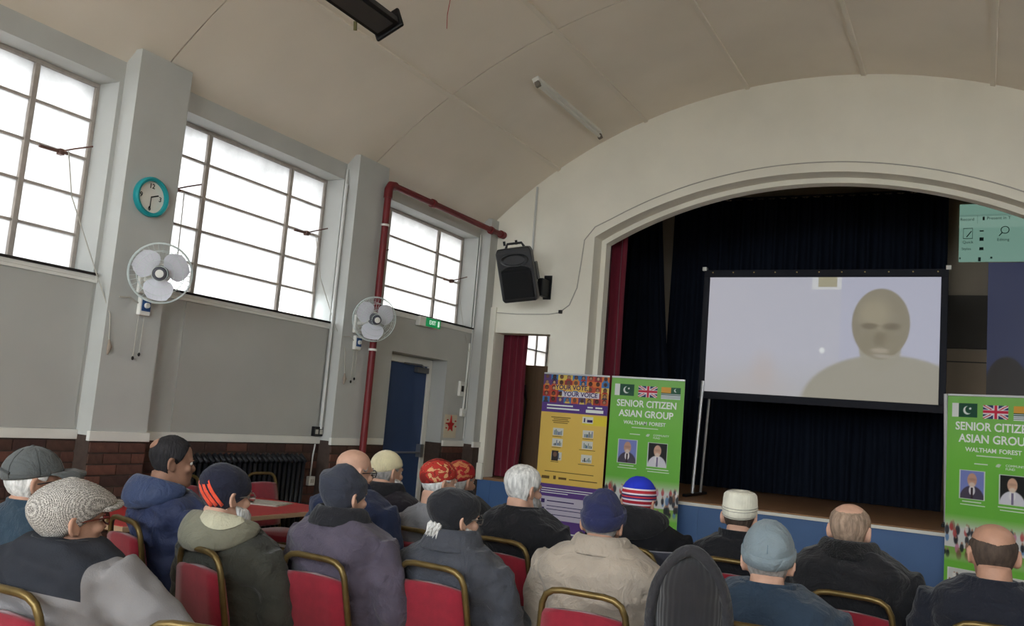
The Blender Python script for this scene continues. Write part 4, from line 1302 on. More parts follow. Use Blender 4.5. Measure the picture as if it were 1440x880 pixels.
def person(label, top, yawb, yawh, spec):
    """top = crown point in the room; yaw from the +y axis towards +x"""
    S = spec
    rnd = random.Random(S.get('seed', 1))
    hat_h = S.get('hat_h', .012)
    dip = S.get('lean', -.035)
    zh = top[2]-hat_h-HT                             # chin level
    hy = S.get('hy', .0)+dip
    cb, sb_ = math.cos(yawb), math.sin(yawb)
    rx_, ry_ = top[0]-hy*sb_, top[1]-hy*cb           # root so that the head lands under the crown point
    P = thing('person', label, 'person', (rx_, ry_, 0), -yawb, group='seated audience')
    zs = zh-S.get('drop', .012)                                     # shoulder line
    bulk = S.get('bulk', .022); sw = S.get('sw', .205)
    skin = mat('skin_'+S.get('skin', 'tan'), {'tan': (176, 134, 112), 'fair': (196, 154, 132), 'brown': (148, 110, 90), 'deep': (120, 86, 68)}[S.get('skin', 'tan')], .55, var=.08, vscale=30, bump=.1, bscale=200)
    # ---- body: one continuous skin
    def torso(mb, g, top_g=0.0, lowz=.44):
        zz = [lowz, .50, .60, .70, zs-.15, zs-.07, zs-.015, zs+.022, zs+.058]
        w = [.185, .19, .18, .180, .190, sw*1.0, sw*.95, sw*.72, .085]
        d = [.145, .15, .135, .13, .138, .128, .114, .088, .062]
        yy = [.06, .055, .03, .012, .0, dip*.7, dip*.85, dip*.95, dip]
        st = spline([(a, b_, c_, e_) for a, b_, c_, e_ in zip(zz, w, d, yy)], 3)
        rings = []
        for z, a, b_, y in st:
            a += g+top_g*(z > zs); b_ += g
            rings.append([(np.sign(math.cos(t))*abs(math.cos(t))**.8*a, y+np.sign(math.sin(t))*abs(math.sin(t))**.8*b_, z) for t in [2*PI*k/28 for k in range(28)]])
        mb.loft(rings)
    arms = []
    for s in (-1, 1):
        sh = (s*(sw-.015), dip*.6, zs-.035); el = (s*(sw+.05), dip*.4+.06, zs-.315); wr = (s*.155, .345, .632); kn = (s*.125, .44, .612)
        if s > 0 and S.get('rel'):                   # right arm held out to the side
            r_ = S['rel']
            el = (el[0]+r_[0], el[1]+r_[1]+.05, el[2]+r_[2]); wr = (wr[0]+r_[0]*1.2, wr[1]-.01, wr[2]+.01); kn = (kn[0]+r_[0]*.9, kn[1], kn[2]+.01)
        arms.append((sh, el, wr, kn))
    def arm(mb, a, g, hand=True):
        sh, el, wr, kn = [Vector(p) for p in a]
        pts = spline([sh, sh.lerp(el, .5)+Vector((math.copysign(.018, sh.x), -.01, 0)), el, el.lerp(wr, .5)+Vector((0, -.005, -.01)), wr], 4)
        n = len(pts)
        rad = np.interp(np.linspace(0, 1, n), [0, .25, .5, .75, 1], [.058, .052, .045, .041, .030])+g*np.interp(np.linspace(0, 1, n), [0, .5, 1], [.9, 1.0, .75])
        mb.tube(pts, list(rad), 14)
        if hand:
            d = (kn-wr).normalized(); u = Vector((0, 0, 1)); sd = d.cross(u).normalized(); u = sd.cross(d)
            mb.tube([wr-d*.01, wr+d*.03, wr+d*.085], [(.028, .021), (.042, .017), (.043, .014)], 12, up=u)
            for k, (o_, L) in enumerate(((-.033, .062), (-.011, .074), (.011, .070), (.033, .055))):
                b0 = wr+d*.08+sd*o_
                mb.tube([b0, b0+d*L*.5+u*.004+sd*o_*.25, b0+d*L+sd*o_*.4-u*.022], [.0105, .010, .008], 8)
            ins = -math.copysign(1, sh.x)
            t0 = wr+d*.035+sd*(.035*(1 if sd.x*ins > 0 else -1))
            sgn = (1 if sd.x*ins > 0 else -1)
            mb.tube([t0, t0+d*.03+sd*sgn*.026, t0+d*.062+sd*sgn*.032-u*.008], [.013, .012, .009], 8)
    legs = []
    for s in (-1, 1):
        legs.append([(s*.095, .04, .545), (s*.12, .22, .55), (s*.14, .43, .525), (s*.14, .455, .30), (s*.14, .42, .09)])
    def leg(mb, L, g):
        pts = spline(L, 4); n = len(pts)
        rad = np.interp(np.linspace(0, 1, n), [0, .25, .5, .75, 1], [.082, .078, .058, .052, .038])+g
        mb.tube(pts, list(rad), 14)
    neck0 = Vector((0, dip*.9-.012, zs-.02))
    HM = Matrix.Translation((0, hy, zh)) @ Matrix.Rotation(-(yawh-yawb), 4, 'Z') @ Matrix.Rotation(S.get('nod', 0.0), 4, 'X') @ Matrix.Rotation(S.get('tilt', 0.0), 4, 'Y')
    hl = lambda p: HM @ Vector(p)
    body = MB()
    torso(body, -.045)
    for a in arms: arm(body, (Vector(a[0])*.93, Vector(a[1])*.98, a[2], a[3]), -.014)
    for L in legs: leg(body, L, 0)
    for L in legs:
        f0 = Vector(L[-1]); body.tube([f0+Vector((0, -.03, -.04)), f0+Vector((0, .06, -.045)), f0+Vector((0, .16, -.06))], [(.038, .04), (.044, .038), (.036, .022)], 10)
    nk = S.get('neck', .064)
    body.tube([neck0, neck0.lerp(hl((0, -.035, .03)), .5), hl((0, -.030, .03)), hl((0, -.030, .075))], [nk+.012, nk, nk-.002, nk-.006], 16)
    rings = []
    for z in list(np.linspace(0, .2, 15))+[.21, .22, .228, .233, .235]:
        rings.append([hl(hpt(2*PI*k/32, z)) for k in range(32)])
    body.loft(rings)
    # nose, brow, lips, cheeks, ears
    body.loft([[hl((x*sx_, y_, z_)) for x, y_, z_ in ring] for sx_, ring in (
        (1, [(-.007, .086, .128), (.007, .086, .128), (.007, .070, .128), (-.007, .070, .128)]), (1, [(-.010, .104, .105), (.010, .104, .105), (.012, .070, .105), (-.012, .070, .105)]),
        (1, [(-.015, .113, .088), (.015, .113, .088), (.019, .072, .088), (-.019, .072, .088)]), (1, [(-.012, .106, .078), (.012, .106, .078), (.016, .072, .078), (-.016, .072, .078)]))])
    for s in (-1, 1):
        body.ball(hl((s*.030, .078, .135)), (.022, .016, .010)); body.ball(hl((s*.042, .066, .092)), (.022, .022, .02))
    body.ball(hl((0, .086, .060)), (.022, .013, .006)); body.ball(hl((0, .085, .051)), (.019, .013, .007)); body.ball(hl((0, .080, .018)), (.020, .018, .016))
    for s in (-1, 1):
        ear = []
        for k in range(9):
            a = PI*1.5*k/8-.5
            ear.append(hl((s*(.078+.011*math.sin(a*.7+.6)), -.012-.017*math.sin(a)-.004, .112+.029*math.cos(a))))
        body.tube(ear, [.006, .007, .0075, .0075, .007, .0065, .006, .006, .008], 8)
        body.ball(hl((s*.076, -.012, .110)), (.008, .016, .024)); body.ball(hl((s*.077, -.005, .085)), (.007, .008, .010))
    solid(body, .0075, 2, 'body', skin, P)
    for s in (-1, 1):
        ey = MB().ball(hl((s*.030, .0790, .119)), .0105, 12, 8).build('eye', mat('eye_white', (216, 208, 200), .3), P, smooth='all')
        MB().ball(hl((s*.030, .0862, .118)), .0050, 8, 6).build('iris', mat('eye_iris', (44, 28, 22), .2), ey, smooth='all')
    if S.get('brow', True):
        for s in (-1, 1):
            MB().tube([hl((s*.016, .094, .139)), hl((s*.032, .094, .143)), hl((s*.046, .084, .139))], [.0035, .0045, .003], 6).build('eyebrow', mat('brow_'+S.get('browc', 'grey'), {'grey': (130, 124, 118), 'dark': (40, 34, 32)}[S.get('browc', 'grey')], .9), P)
    # ---- clothes
    jm = S['jacket']
    jk = MB(); torso(jk, bulk, .0)
    for a in arms: arm(jk, a, bulk*.85, hand=False)
    if S.get('coat', True):                          # skirts of the coat over the hips
        jk.loft([[(1.0*np.sign(math.cos(t))*abs(math.cos(t))**.7*(.19+bulk+g), (.05 if z < .65 else .03)+np.sign(math.sin(t))*abs(math.sin(t))**.7*(.155+bulk+g*.5), z) for t in [2*PI*k/24 for k in range(24)]] for z, g in ((.455, .01), (.50, .012), (.60, 0), (.70, -.01))])
    jo = solid(jk, .0105, 4, 'jacket', jm, P, wrinkle=S.get('wr', .016), seed=S.get('seed', 1)*3.7, wscale=S.get('ws', 9))
    tr = MB()
    for L in legs: leg(tr, L[:4]+[(L[4][0], L[4][1], .075)], .016)
    tr.ball((0, .04, .545), (.17, .13, .085))
    solid(tr, .016, 3, 'trousers', S.get('trousers') or mat('dark_trousers', (42, 44, 52), .9, var=.1), P, wrinkle=.006, seed=2)
    for L in legs:
        f0 = Vector(L[-1])
        MB().tube([f0+Vector((0, -.075, -.05)), f0+Vector((0, -.05, -.043)), f0+Vector((0, .05, -.044)), f0+Vector((0, .13, -.058)), f0+Vector((0, .185, -.07))], [(.03, .035), (.047, .046), (.050, .045), (.050, .031), (.034, .018)], 14, up=(0, 0, 1)).build('shoe', mat('black_leather', (28, 26, 26), .4), P, smooth='all')
    cz, cy_ = zs+.035, dip*.9-.008
    col = S.get('collar', 'stand')
    cm_ = S.get('collar_m', jm)
    if col in ('stand', 'fold', 'crew'):
        h, o1 = {'stand': (.050, .018), 'fold': (.058, .030), 'crew': (.022, .006)}[col]
        h *= S.get('colh', 1.0)
        rs = []
        for dz, g in ((-.045, .052), (0, .026), (h*.6, .020), (h, .021), (h+.006, .014), (h, .006), (0, .002), (-.045, .002)):
            ring = []
            for k in range(32):
                t = 2*PI*k/32
                fr_ = max(0, math.sin(t))            # lower at the throat
                ring.append(((nk+.012+g)*math.cos(t)*1.08, cy_+.004+(nk+.014+g)*math.sin(t), cz+dz-.045*fr_*(dz > 0)))
            rs.append(ring)
        smoothed(MB().loft(rs, cap=False).build('collar', cm_, jo, smooth='all'))
        if col == 'fold':
            rs = []
            for dz, g in ((h+.004, .015), (h, .028), (h*.5, .042), (-.012, .062), (-.016, .054), (h*.5, .034)):
                rs.append([((nk+.012+g)*math.cos(t)*1.10, cy_+.002+(nk+.012+g)*math.sin(t), cz+dz-.02*max(0, math.sin(t))) for t in [PI*.9+PI*1.2*k/24 for k in range(25)]])
            smoothed(MB().loft(rs, cap=False, closed=False).build('collar_fold', S.get('fold_m', cm_), jo, smooth='all'))
    if col == 'hood' or S.get('hood'):
        rs = []
        N = 18
        for i in range(N+1):                         # fat crescent of cloth lying round the neck and down the back
            t = PI*.92+PI*1.16*i/N
            k = math.sin(PI*i/N)
            hsz = S.get('hood_s', 1.0)
            c = Vector(((nk+.054)*math.cos(t)*1.25, cy_-.012+(nk+.045+.03*k)*math.sin(t), cz+.028-.016*k+.03*(hsz-1)*k))
            rr = (.018+.040*k)*hsz
            out_ = Vector((math.cos(t), math.sin(t), 0))
            rs.append([c+out_*(rr*math.cos(a))+Vector((0, 0, (rr+.020*k)*math.sin(a)-(.035*k if math.cos(a) > 0 else 0)*max(0, math.cos(a)))) for a in [2*PI*q_/16 for q_ in range(16)]])
        hd_ = smoothed(MB().loft(rs).build('hood', S.get('hood_m', jm), jo, smooth='all'))
        if S.get('lining'):                          # paler lining turned out over one shoulder
            rs = []
            for i in range(8, N-1):
                t = PI*.92+PI*1.16*i/N
                k = math.sin(PI*i/N); e_ = math.sin(PI*(i-8)/(N-10))**.5
                out_ = Vector((math.cos(t), math.sin(t), 0))
                c = Vector(((nk+.054)*math.cos(t)*1.25, cy_-.012+(nk+.045+.03*k)*math.sin(t), cz+.030-.016*k)); rr = .018+.040*k
                rs.append([c+out_*((rr+.004)*math.cos(a))+Vector((0, 0, (rr+.024*k)*math.sin(a)-.035*k*max(0, math.cos(a)))) for a in np.linspace(2.5, 2.5-1.9*e_-.1, 8)])
            smoothed(MB().loft(rs, cap=False, closed=False).build('hood_lining', S['lining'], hd_, smooth='all'))
    # ---- hair, beard, hat, glasses
    hc = {'white': (206, 204, 200), 'grey': (150, 146, 142), 'dark': (38, 36, 38), 'mixed': (74, 62, 54), 'blond': (150, 128, 110)}
    def hm(c): return mat('hair_'+c, hc[c], .8, var=.35, vscale=60, bump=.7, bscale=120, stretch=(1, 1, .25))
    def fuzz(o, amt=.0022, sc=70):
        for v in o.data.vertices:
            n_ = mnoise.noise(v.co*sc)+.5*mnoise.noise(v.co*sc*2.3)
            v.co += Vector(v.normal)*amt*n_
        return o
    hs = S.get('hair')
    if hs == 'full':
        o = MB().loft([[hl(p) for p in r] for r in cap_rings(hair_line, S.get('hair_t', .011), n=56, m=18, top_add=.012)], cap=True).build('hair', hm(S['hairc']), P, smooth='all')
        fuzz(o)
    elif hs in ('fringe', 'under'):
        zt = (lambda d: float(np.interp(d, [50, 75, 100, 180], [.165, .185, .185, .168]))) if hs == 'fringe' else (lambda d: .15)
        zt = S.get('zt', zt)
        rs = []
        for i in range(49):
            ph = math.radians(62+236*i/48)
            dgr = math.degrees(abs((ph+PI) % (2*PI)-PI))
            z0, z1_ = hair_line(ph), zt(dgr)
            z1_ = max(z1_, z0+.01)
            k = min(1, min(i, 48-i)/4)
            rs.append([hl(hpt(ph, z0+(z1_-z0)*v, (o_*k-.002))) for v, o_ in ((0, -.001), (.03, .007), (.2, .010), (.45, .010), (.7, .008), (.88, .004), (1, -.001))])
        o = MB().loft(rs, cap=False, closed=False).build('hair', hm(S['hairc']), P, smooth='all')
        fuzz(o, .0008)
    if S.get('patch'):
        rs = [[hl(hpt(PI+.25+.80*math.cos(a)*q_, .196+.026*math.sin(a)*q_, .0125-.004*q_**4, .008)) for a in [2*PI*k/24 for k in range(24)]] for q_ in (1, .9, .7, .4, .05)]
        MB().loft(rs).build('bald_patch', skin, P, smooth='all')
    if S.get('beard'):
        L = S.get('beard_l', .03)
        rs = []
        for i in range(25):
            ph = math.radians(-92+184*i/24)
            k = math.cos(ph*.9)**.6 if abs(ph*.9) < PI/2 else 0
            rs.append([hl(q_) for q_ in (hpt(ph, .105-.035*k, -.002), hpt(ph, .085-.022*k, .009+.004*k), hpt(ph, .045, .012+.010*k), hpt(ph, .014, .014+.012*k)+Vector((0, 0, -L*k*.6)), hpt(ph, .006, .000)+Vector((0, 0, -L*k)), hpt(ph, .02, -.02)+Vector((0, -.01, -L*.4*k)))])
        fuzz(MB().loft(rs).build('beard', hm(S['beard']), P, smooth='all'), .005, 60)
    ht_ = S.get('hat')
    M_h = S.get('hat_m')
    ho = None
    def HB(rings): return [[hl(p) for p in r] for r in rings]
    if ht_ in ('beanie', 'slouch', 'skull'):
        zl = S.get('zl') or {'beanie': brimline, 'slouch': lambda ph: .100+.045*math.cos(ph), 'skull': highline}[ht_]
        off = {'beanie': .013, 'slouch': .010, 'skull': .008}[ht_]
        kw = {'beanie': dict(top_add=.022), 'slouch': dict(top_add=.020, shift=(0, -.022), puff=.005), 'skull': dict(top_add=.012)}[ht_]
        kw.update(S.get('hat_kw', {}))
        ho = MB().loft(HB(cap_rings(zl, off, n=48, m=18, **kw))).build('hat', M_h, P, smooth='all')
        if S.get('crease'):
            for v in ho.data.vertices:
                lo_ = HM.inverted() @ v.co
                w_ = max(0, (lo_.z-.15)/.1)
                v.co += Vector(v.normal)*(.010*w_*math.sin(lo_.z*75+lo_.x*26)+.006*w_*mnoise.noise(lo_*22))
        if S.get('cuff'):
            cu = MB(); band(cu, lambda ph: zl(ph)-.002, S['cuff'], .012, .0195)
            cu.v = [tuple(hl(p)) for p in cu.v]
            cu.build('cuff', S.get('cuff_m', M_h), ho, smooth='all')
        if S.get('seam'):
            for ph0 in (PI, PI*.5, PI*1.5, 0):
                pts = [hl(p) for p in (hpt(ph0, .16+(HT-.162)*(1-(1-v)**1.7), .0135, .022*v**1.5) for v in np.linspace(.0, .97, 10))]
                MB().tube(pts, .0022, 6).build('seam', S['seam'], ho)
    elif ht_ == 'kufi':
        H_ = .082
        zl = lambda ph: .135+.022*math.cos(ph)
        rs = []
        for dz, o_ in ((0, .004), (0, .010), (.02, .011), (.055, .010), (.072, .006), (.080, -.004), (.084, -.02), (.086, -.045), (.087, -.066)):
            ring = []
            for k in range(48):
                ph = 2*PI*k/48
                w, f, b = hring(.158)
                ring.append(hl(((w+o_)*math.sin(ph), (f+b)/2+((f-b)/2+o_)*math.cos(ph), (zl(ph)*(1-min(1, dz/.08))+.166*min(1, dz/.08))+dz)))
            rs.append(ring)
        ho = MB().loft(rs).build('hat', M_h, P, smooth='all')
        for dz, o_ in S.get('rings', ()):
            w, f, b = hring(.158)
            pts = [hl(((w+o_)*math.sin(2*PI*k/40), (f+b)/2+((f-b)/2+o_)*math.cos(2*PI*k/40), (zl(2*PI*k/40)*(1-min(1, dz/.08))+.166*min(1, dz/.08))+dz+.001)) for k in range(41)]
            MB().tube(pts, .0022, 6).build('stitched_ring', S['ring_m'], ho)
    elif ht_ == 'baseball':
        zl = lambda ph: .146+.004*math.cos(ph)
        ho = MB().loft(HB(cap_rings(zl, .011, n=48, m=16, top_add=.018, power=1.5))).build('hat', M_h, P, smooth='all')
        up_, dn = [], []
        for k in range(25):
            ph = math.radians(-68+136*k/24)
            e_ = math.cos(ph)**.55
            a = hpt(ph, .150, .009); b = a+Vector((math.sin(ph)*.012, .082*e_, -.012*e_-.020*abs(math.sin(ph))))
            up_.append([hl(a+Vector((0, 0, .006))), hl(a.lerp(b, .5)+Vector((0, 0, .012))), hl(b+Vector((0, 0, .003))), hl(b), hl(a.lerp(b, .5)+Vector((0, 0, .006))), hl(a)])
        MB().loft(up_).build('peak', M_h, ho, smooth='all')
        MB().ball(hl((0, -.005, HT+.017)), (.009, .009, .006)).build('button', M_h, ho, smooth='all')
        for ph0 in np.arange(0, 6)*PI/3:
            MB().tube([hl(hpt(ph0+.5, .15+(HT-.153)*(1-(1-v)**1.5), .0115, .018*v**1.5)) for v in np.linspace(0, .97, 9)], .0014, 5).build('seam', S['seam'], ho)
        MB().tube([hl(hpt(PI+d, .150+.03*math.cos(d*1.6), .0115)) for d in np.linspace(-.6, .6, 12)], .006, 6).build('back_strap', S['seam'], ho)
    elif ht_ == 'flat':
        rs = []
        for i in range(17):
            v = i/16
            ring = []
            for k in range(56):
                ph = 2*PI*k/56
                fr_ = max(0, math.cos(ph)); bk = max(0, -math.cos(ph))
                z0 = .108+.048*math.cos(ph)
                z = z0+(HT-z0)*(1-(1-v)**1.6)
                bulge = math.sin(PI*min(1, v*1.0+.06))
                p = hpt(ph, z, (.006+.012*bulge), .016*v**1.3)
                p.y += .045*fr_**1.5*(1-v)**.55*min(1, v*7+.15)
                p.z -= .018*fr_**2*math.sin(PI*v)
                p.y -= .012*bk*bulge; p.y += .012*v
                ring.append(hl(p))
            rs.append(ring)
        ho = MB().loft(rs).build('hat', M_h, P, smooth='all')
        up_ = []
        for k in range(21):
            ph = math.radians(-58+116*k/20)
            e_ = math.cos(ph)**.6
            a = hpt(ph, .152, .004); b = a+Vector((math.sin(ph)*.010, (.066*e_), -.012*abs(math.sin(ph))+.004))
            up_.append([hl(a+Vector((0, 0, .008))), hl(b+Vector((0, .0, .010))), hl(b+Vector((0, .004, .003))), hl(b+Vector((0, 0, -.003))), hl(a+Vector((0, 0, -.004)))])
        MB().loft(up_).build('peak', M_h, ho, smooth='all')
    elif ht_ == 'hoodup':
        rs = []
        for i in range(21):
            v = i/20
            ring = []
            for k in range(48):
                ph = 2*PI*k/48
                z0 = -.055
                z = z0+(HT+.002-z0)*(1-(1-v)**1.45)
                w, f, b = hring(max(z, .13) if z < .165 else min(z, HT))
                o_ = .014+.008*math.sin(PI*v)
                yy = (f+b)/2+((f-b)/2+o_)*math.cos(ph)
                if math.cos(ph) > .3: yy -= .03*(math.cos(ph)-.3)
                ring.append(hl(((w+o_)*math.sin(ph)*(1+.10*(1-v)), yy, z+.034*v**2)))
            rs.append(ring)
        ho = MB().loft(rs).build('hat', M_h, P, smooth='all')
        for v in ho.data.vertices: v.co += Vector(v.normal)*.004*mnoise.noise(v.co*14)
        # rolled outer hood standing round the knitted one
        pts = []; pr_ = []
        for i in range(33):
            a = -PI*.16+PI*1.32*i/32
            x = .116*math.cos(a); z = .055+.228*math.sin(a) if math.sin(a) > 0 else .055+.20*math.sin(a)
            pts.append(hl((x*(1 if math.sin(a) < .5 else 1-.30*(math.sin(a)-.5)), -.035-.035*max(0, math.sin(a)), z))); pr_.append((.017, .024))
        MB().tube(pts, pr_, 12, up=(0, 1, 0)).build('hood_rim', S['rim_m'], ho, smooth='all')
    if S.get('stripes'):                             # bright stripes sewn on the back right of the hat
        for k in range(3):
            pts = [hpt(math.radians(208-k*15-50*u), .222-.136*u+.002*k, .017+.002*math.sin(PI*u), .012*(1-u)) for u in np.linspace(.0, 1, 9)]
            rs = []
            for i, p in enumerate(pts):
                t = (pts[min(i+1, 8)]-pts[max(i-1, 0)]).normalized(); n_ = Vector((p.x, p.y, .03)).normalized(); w_ = t.cross(n_).normalized()
                rs.append([hl(p+w_*.0068+n_*.002), hl(p-w_*.0068+n_*.002), hl(p-w_*.0068-n_*.005), hl(p+w_*.0068-n_*.005)])
            MB().loft(rs).build('stripe', S['stripes'], ho, smooth='all')
    if S.get('tuft'):
        o = MB()
        for k in range(30):
            ph = math.radians(185+rnd.uniform(-24, 40)); p = hpt(ph, .098+rnd.uniform(-.006, .012), .010)
            o.tube([hl(p), hl(p+Vector((.012*rnd.uniform(-1, 1), -.016, -.016))), hl(p+Vector((.02*rnd.uniform(-1, 1), -.034, -.050)))], [.007, .008, .001], 6)
        o.build('hair_tuft', hm('white'), P, smooth='all')
    if S.get('glasses'):
        gm = S['glasses']
        g_ = MB()
        for s in (-1, 1):
            g_.tube([hl((s*.081, -.016, .122)), hl((s*.080, .03, .124)), hl((s*.064, .098, .124))], .0024, 6)
            c = Vector((s*.034, .104, .116))
            g_.tube([hl(c+Vector((.026*math.cos(a), -.006*abs(math.cos(a)), .019*math.sin(a)))) for a in [2*PI*k/20 for k in range(21)]], .0022, 6)
        g_.tube([hl((-.010, .106, .120)), hl((.010, .106, .120))], .0022, 6)
        go = g_.build('glasses', gm, P, smooth='all')
        for s in (-1, 1):
            MB().loft([[hl((s*.034+.025*math.cos(a), .104+d_-.006*abs(math.cos(a)), .116+.018*math.sin(a))) for a in [2*PI*k/16 for k in range(16)]] for d_ in (0, .001)]).build('lens', M_lens, go)
    # the chair under the person
    if S.get('seat', True):
        ch = S.get('chair_yaw', yawb+S.get('dyaw', 0))
        cdx, cdy = S.get('cd', (0, 0))
        chair(rx_+(.05+cdy)*math.sin(ch)+cdx*math.cos(ch), ry_+(.05+cdy)*math.cos(ch)-cdx*math.sin(ch), ch, 'red banquet chair under the '+S['who'])
    return P

M_lens = bpy.data.materials.new('clear_lens'); M_lens.use_nodes = True
_b = M_lens.node_tree.nodes['Principled BSDF']; _b.inputs['Transmission Weight'].default_value = 1.0; _b.inputs['Roughness'].default_value = .02; _b.inputs['IOR'].default_value = 1.05

def tweed(name, c1, c2):
    m = mat(name, c1, .95)
    nt = m.node_tree; b_ = nt.nodes['Principled BSDF']
    tc = nt.nodes.new('ShaderNodeTexCoord'); vo = nt.nodes.new('ShaderNodeTexVoronoi'); vo.inputs['Scale'].default_value = 240; vo.inputs['Randomness'].default_value = .35
    rp = nt.nodes.new('ShaderNodeValToRGB')
    for i, (p, c) in enumerate(((.30, c2), (.62, c1))):
        rp.color_ramp.elements[i].position = p; rp.color_ramp.elements[i].color = (*lin(c), 1)
    nt.links.new(tc.outputs['Object'], vo.inputs['Vector']); nt.links.new(vo.outputs['Distance'], rp.inputs[0]); nt.links.new(rp.outputs[0], b_.inputs['Base Color'])
    return m
def cloth(name, c, rough=.9, var=.12, vs=8, bump=.25, bs=160):
    if 'cloth_'+name in MATS: return MATS['cloth_'+name]
    m = mat('cloth_'+name, c, rough, var=var, vscale=vs, bump=bump, bscale=bs, sheen=.12)
    nt = m.node_tree; b_ = nt.nodes['Principled BSDF']
    fine = [n for n in nt.nodes if n.type == 'BUMP'][0]
    tc = nt.nodes.new('ShaderNodeTexCoord'); n1 = nt.nodes.new('ShaderNodeTexNoise')
    n1.inputs['Scale'].default_value = 11; n1.inputs['Detail'].default_value = 3; n1.inputs['Distortion'].default_value = 1.4
    b2 = nt.nodes.new('ShaderNodeBump'); b2.inputs['Strength'].default_value = .55; b2.inputs['Distance'].default_value = .035
    nt.links.new(tc.outputs['Object'], n1.inputs['Vector']); nt.links.new(n1.outputs['Fac'], b2.inputs['Height'])
    nt.links.new(fine.outputs[0], b2.inputs['Normal']); nt.links.new(b2.outputs[0], b_.inputs['Normal'])
    return m
def at(x, y, t): return EYE+ray(x, y)*t
def seat(label, x, y, t, visb, vish, **S):
    p = at(x, y, t)
    a = math.atan2(p.x, p.y)
    return person(label, p, math.radians(visb)+a, math.radians(vish)+a, S)
M_gl_brown = mat('tortoise_frame', (96, 40, 28), .35); M_gl_dark = mat('dark_frame', (34, 30, 32), .35); M_gl_met = mat('metal_frame', (150, 146, 140), .3, .8)
M_tweedj = zbands('fleece_with_black_yoke', [(.2, (126, 123, 123)), (.815, (42, 44, 50))], slope=(0, .30, 1))
def limit_x(m, xl, col):
    nt = m.node_tree; b_ = nt.nodes['Principled BSDF']
    src = b_.inputs['Base Color'].links[0].from_socket
    tc = nt.nodes.new('ShaderNodeTexCoord'); sp_ = nt.nodes.new('ShaderNodeSeparateXYZ'); nt.links.new(tc.outputs['Object'], sp_.inputs[0])
    ab = nt.nodes.new('ShaderNodeMath'); ab.operation = 'ABSOLUTE'; nt.links.new(sp_.outputs[0], ab.inputs[0])
    gt = nt.nodes.new('ShaderNodeMath'); gt.operation = 'GREATER_THAN'; gt.inputs[1].default_value = xl; nt.links.new(ab.outputs[0], gt.inputs[0])
    mx = nt.nodes.new('ShaderNodeMix'); mx.data_type = 'RGBA'; mx.inputs[7].default_value = (*lin(col), 1)
    nt.links.new(gt.outputs[0], mx.inputs[0]); nt.links.new(src, mx.inputs[6]); nt.links.new(mx.outputs[2], b_.inputs['Base Color'])
limit_x(M_tweedj, .205, (126, 123, 123))
M_bandj = zbands('black_with_grey_chest_band', [(.2, (24, 24, 27)), (.80, (66, 68, 78)), (.865, (150, 150, 156)), (.871, (24, 24, 27))])
M_unionhat = None

seat('seated man in a grey baseball cap and dark teal jacket with glasses', 62, 626, 3.30, 58, 74, who='man in grey baseball cap', jacket=cloth('dark_teal', (36, 54, 68)), hat='baseball', hat_m=cloth('cap_grey', (83, 86, 86)), seam=cloth('cap_seam', (54, 56, 56)),
     hair='under', hairc='white', skin='tan', hat_h=.02, glasses=M_gl_dark, seed=1, collar='stand', colh=.7, beard=None, nod=.13, drop=.012)
seat('seated man in a tweed flat cap and grey fleece with black yoke', 112, 669, 2.78, 50, 68, who='man in tweed flat cap', jacket=M_tweedj, collar='crew', collar_m=cloth('yoke_black', (34, 35, 40)), hat='flat', hat_m=tweed('houndstooth', (190, 184, 176), (70, 66, 64)), hat_h=.02,
     glasses=M_gl_brown, skin='tan', seed=2, bulk=.040, sw=.21, wr=.018, nod=.10, hy=.02, rel=(.15, .02, .05), drop=-.012)
seat('seated balding man in a hooded navy padded coat, seen in profile', 247, 613, 4.25, 64, 80, who='man in hooded navy coat', jacket=cloth('navy_padded', (40, 50, 83), .6), hood=True, hood_m=cloth('navy_hood', (52, 65, 97), .6), collar='stand', collar_m=cloth('shirt_grey', (150, 150, 150)), hat_h=.008,
     hair='full', hair_t=.009, patch=True, hairc='dark', browc='dark', skin='brown', seed=3, bulk=.034, ws=11, drop=.06)
seat('seated man in a dark beanie with orange stripes and olive parka', 324, 649, 3.65, 46, 58, who='man in orange-striped beanie', jacket=cloth('olive', (56, 56, 49)), hood=True, hood_m=cloth('olive_hood', (118, 116, 100)), lining=cloth('hood_lining', (186, 182, 158)), collar='none', hat='slouch', hat_m=cloth('navy_knit', (28, 30, 46)),
     stripes=cloth('orange_stripe', (232, 84, 58)), beard='white', hair='under', hairc='white', glasses=M_gl_met, hat_h=.025, skin='fair', seed=4, bulk=.028, hy=-.04, cd=(.10, .02), dyaw=.25, drop=.055)
seat('seated man in a slate beanie and plum-grey coat', 489, 651, 3.72, 41, 46, who='man in slate beanie and plum coat', jacket=cloth('plum_grey', (79, 72, 85)), collar='fold', collar_m=cloth('black_collar', (27, 27, 32)), hat='slouch', hat_m=cloth('slate_knit', (52, 55, 66)), crease=True, hat_h=.025, skin='fair', seed=5, bulk=.032, hair='under', hairc='grey', cd=(.04, 0), drop=.012)
seat('seated bald man in dark blue, half hidden by the slate beanie', 501, 632, 4.50, 40, 52, who='bald man in dark blue', jacket=cloth('dark_blue', (32, 41, 68)), hat_h=0, hair='fringe', hairc='grey', zt=lambda d: .135, glasses=M_gl_dark, skin='fair', seed=6)
seat('seated man in a cream skullcap and dark plum coat near the door', 547, 632, 5.20, 37, 48, who='man in cream skullcap', jacket=cloth('dark_plum', (38, 34, 42)), collar='fold', collar_m=cloth('black_collar', (27, 27, 32)), hat='skull', hat_m=knit('cream_knit', (216, 204, 166), 90, .5), hat_h=.015, beard='white', hair='under', hairc='grey', skin='fair', seed=7, bulk=.03, drop=.03)
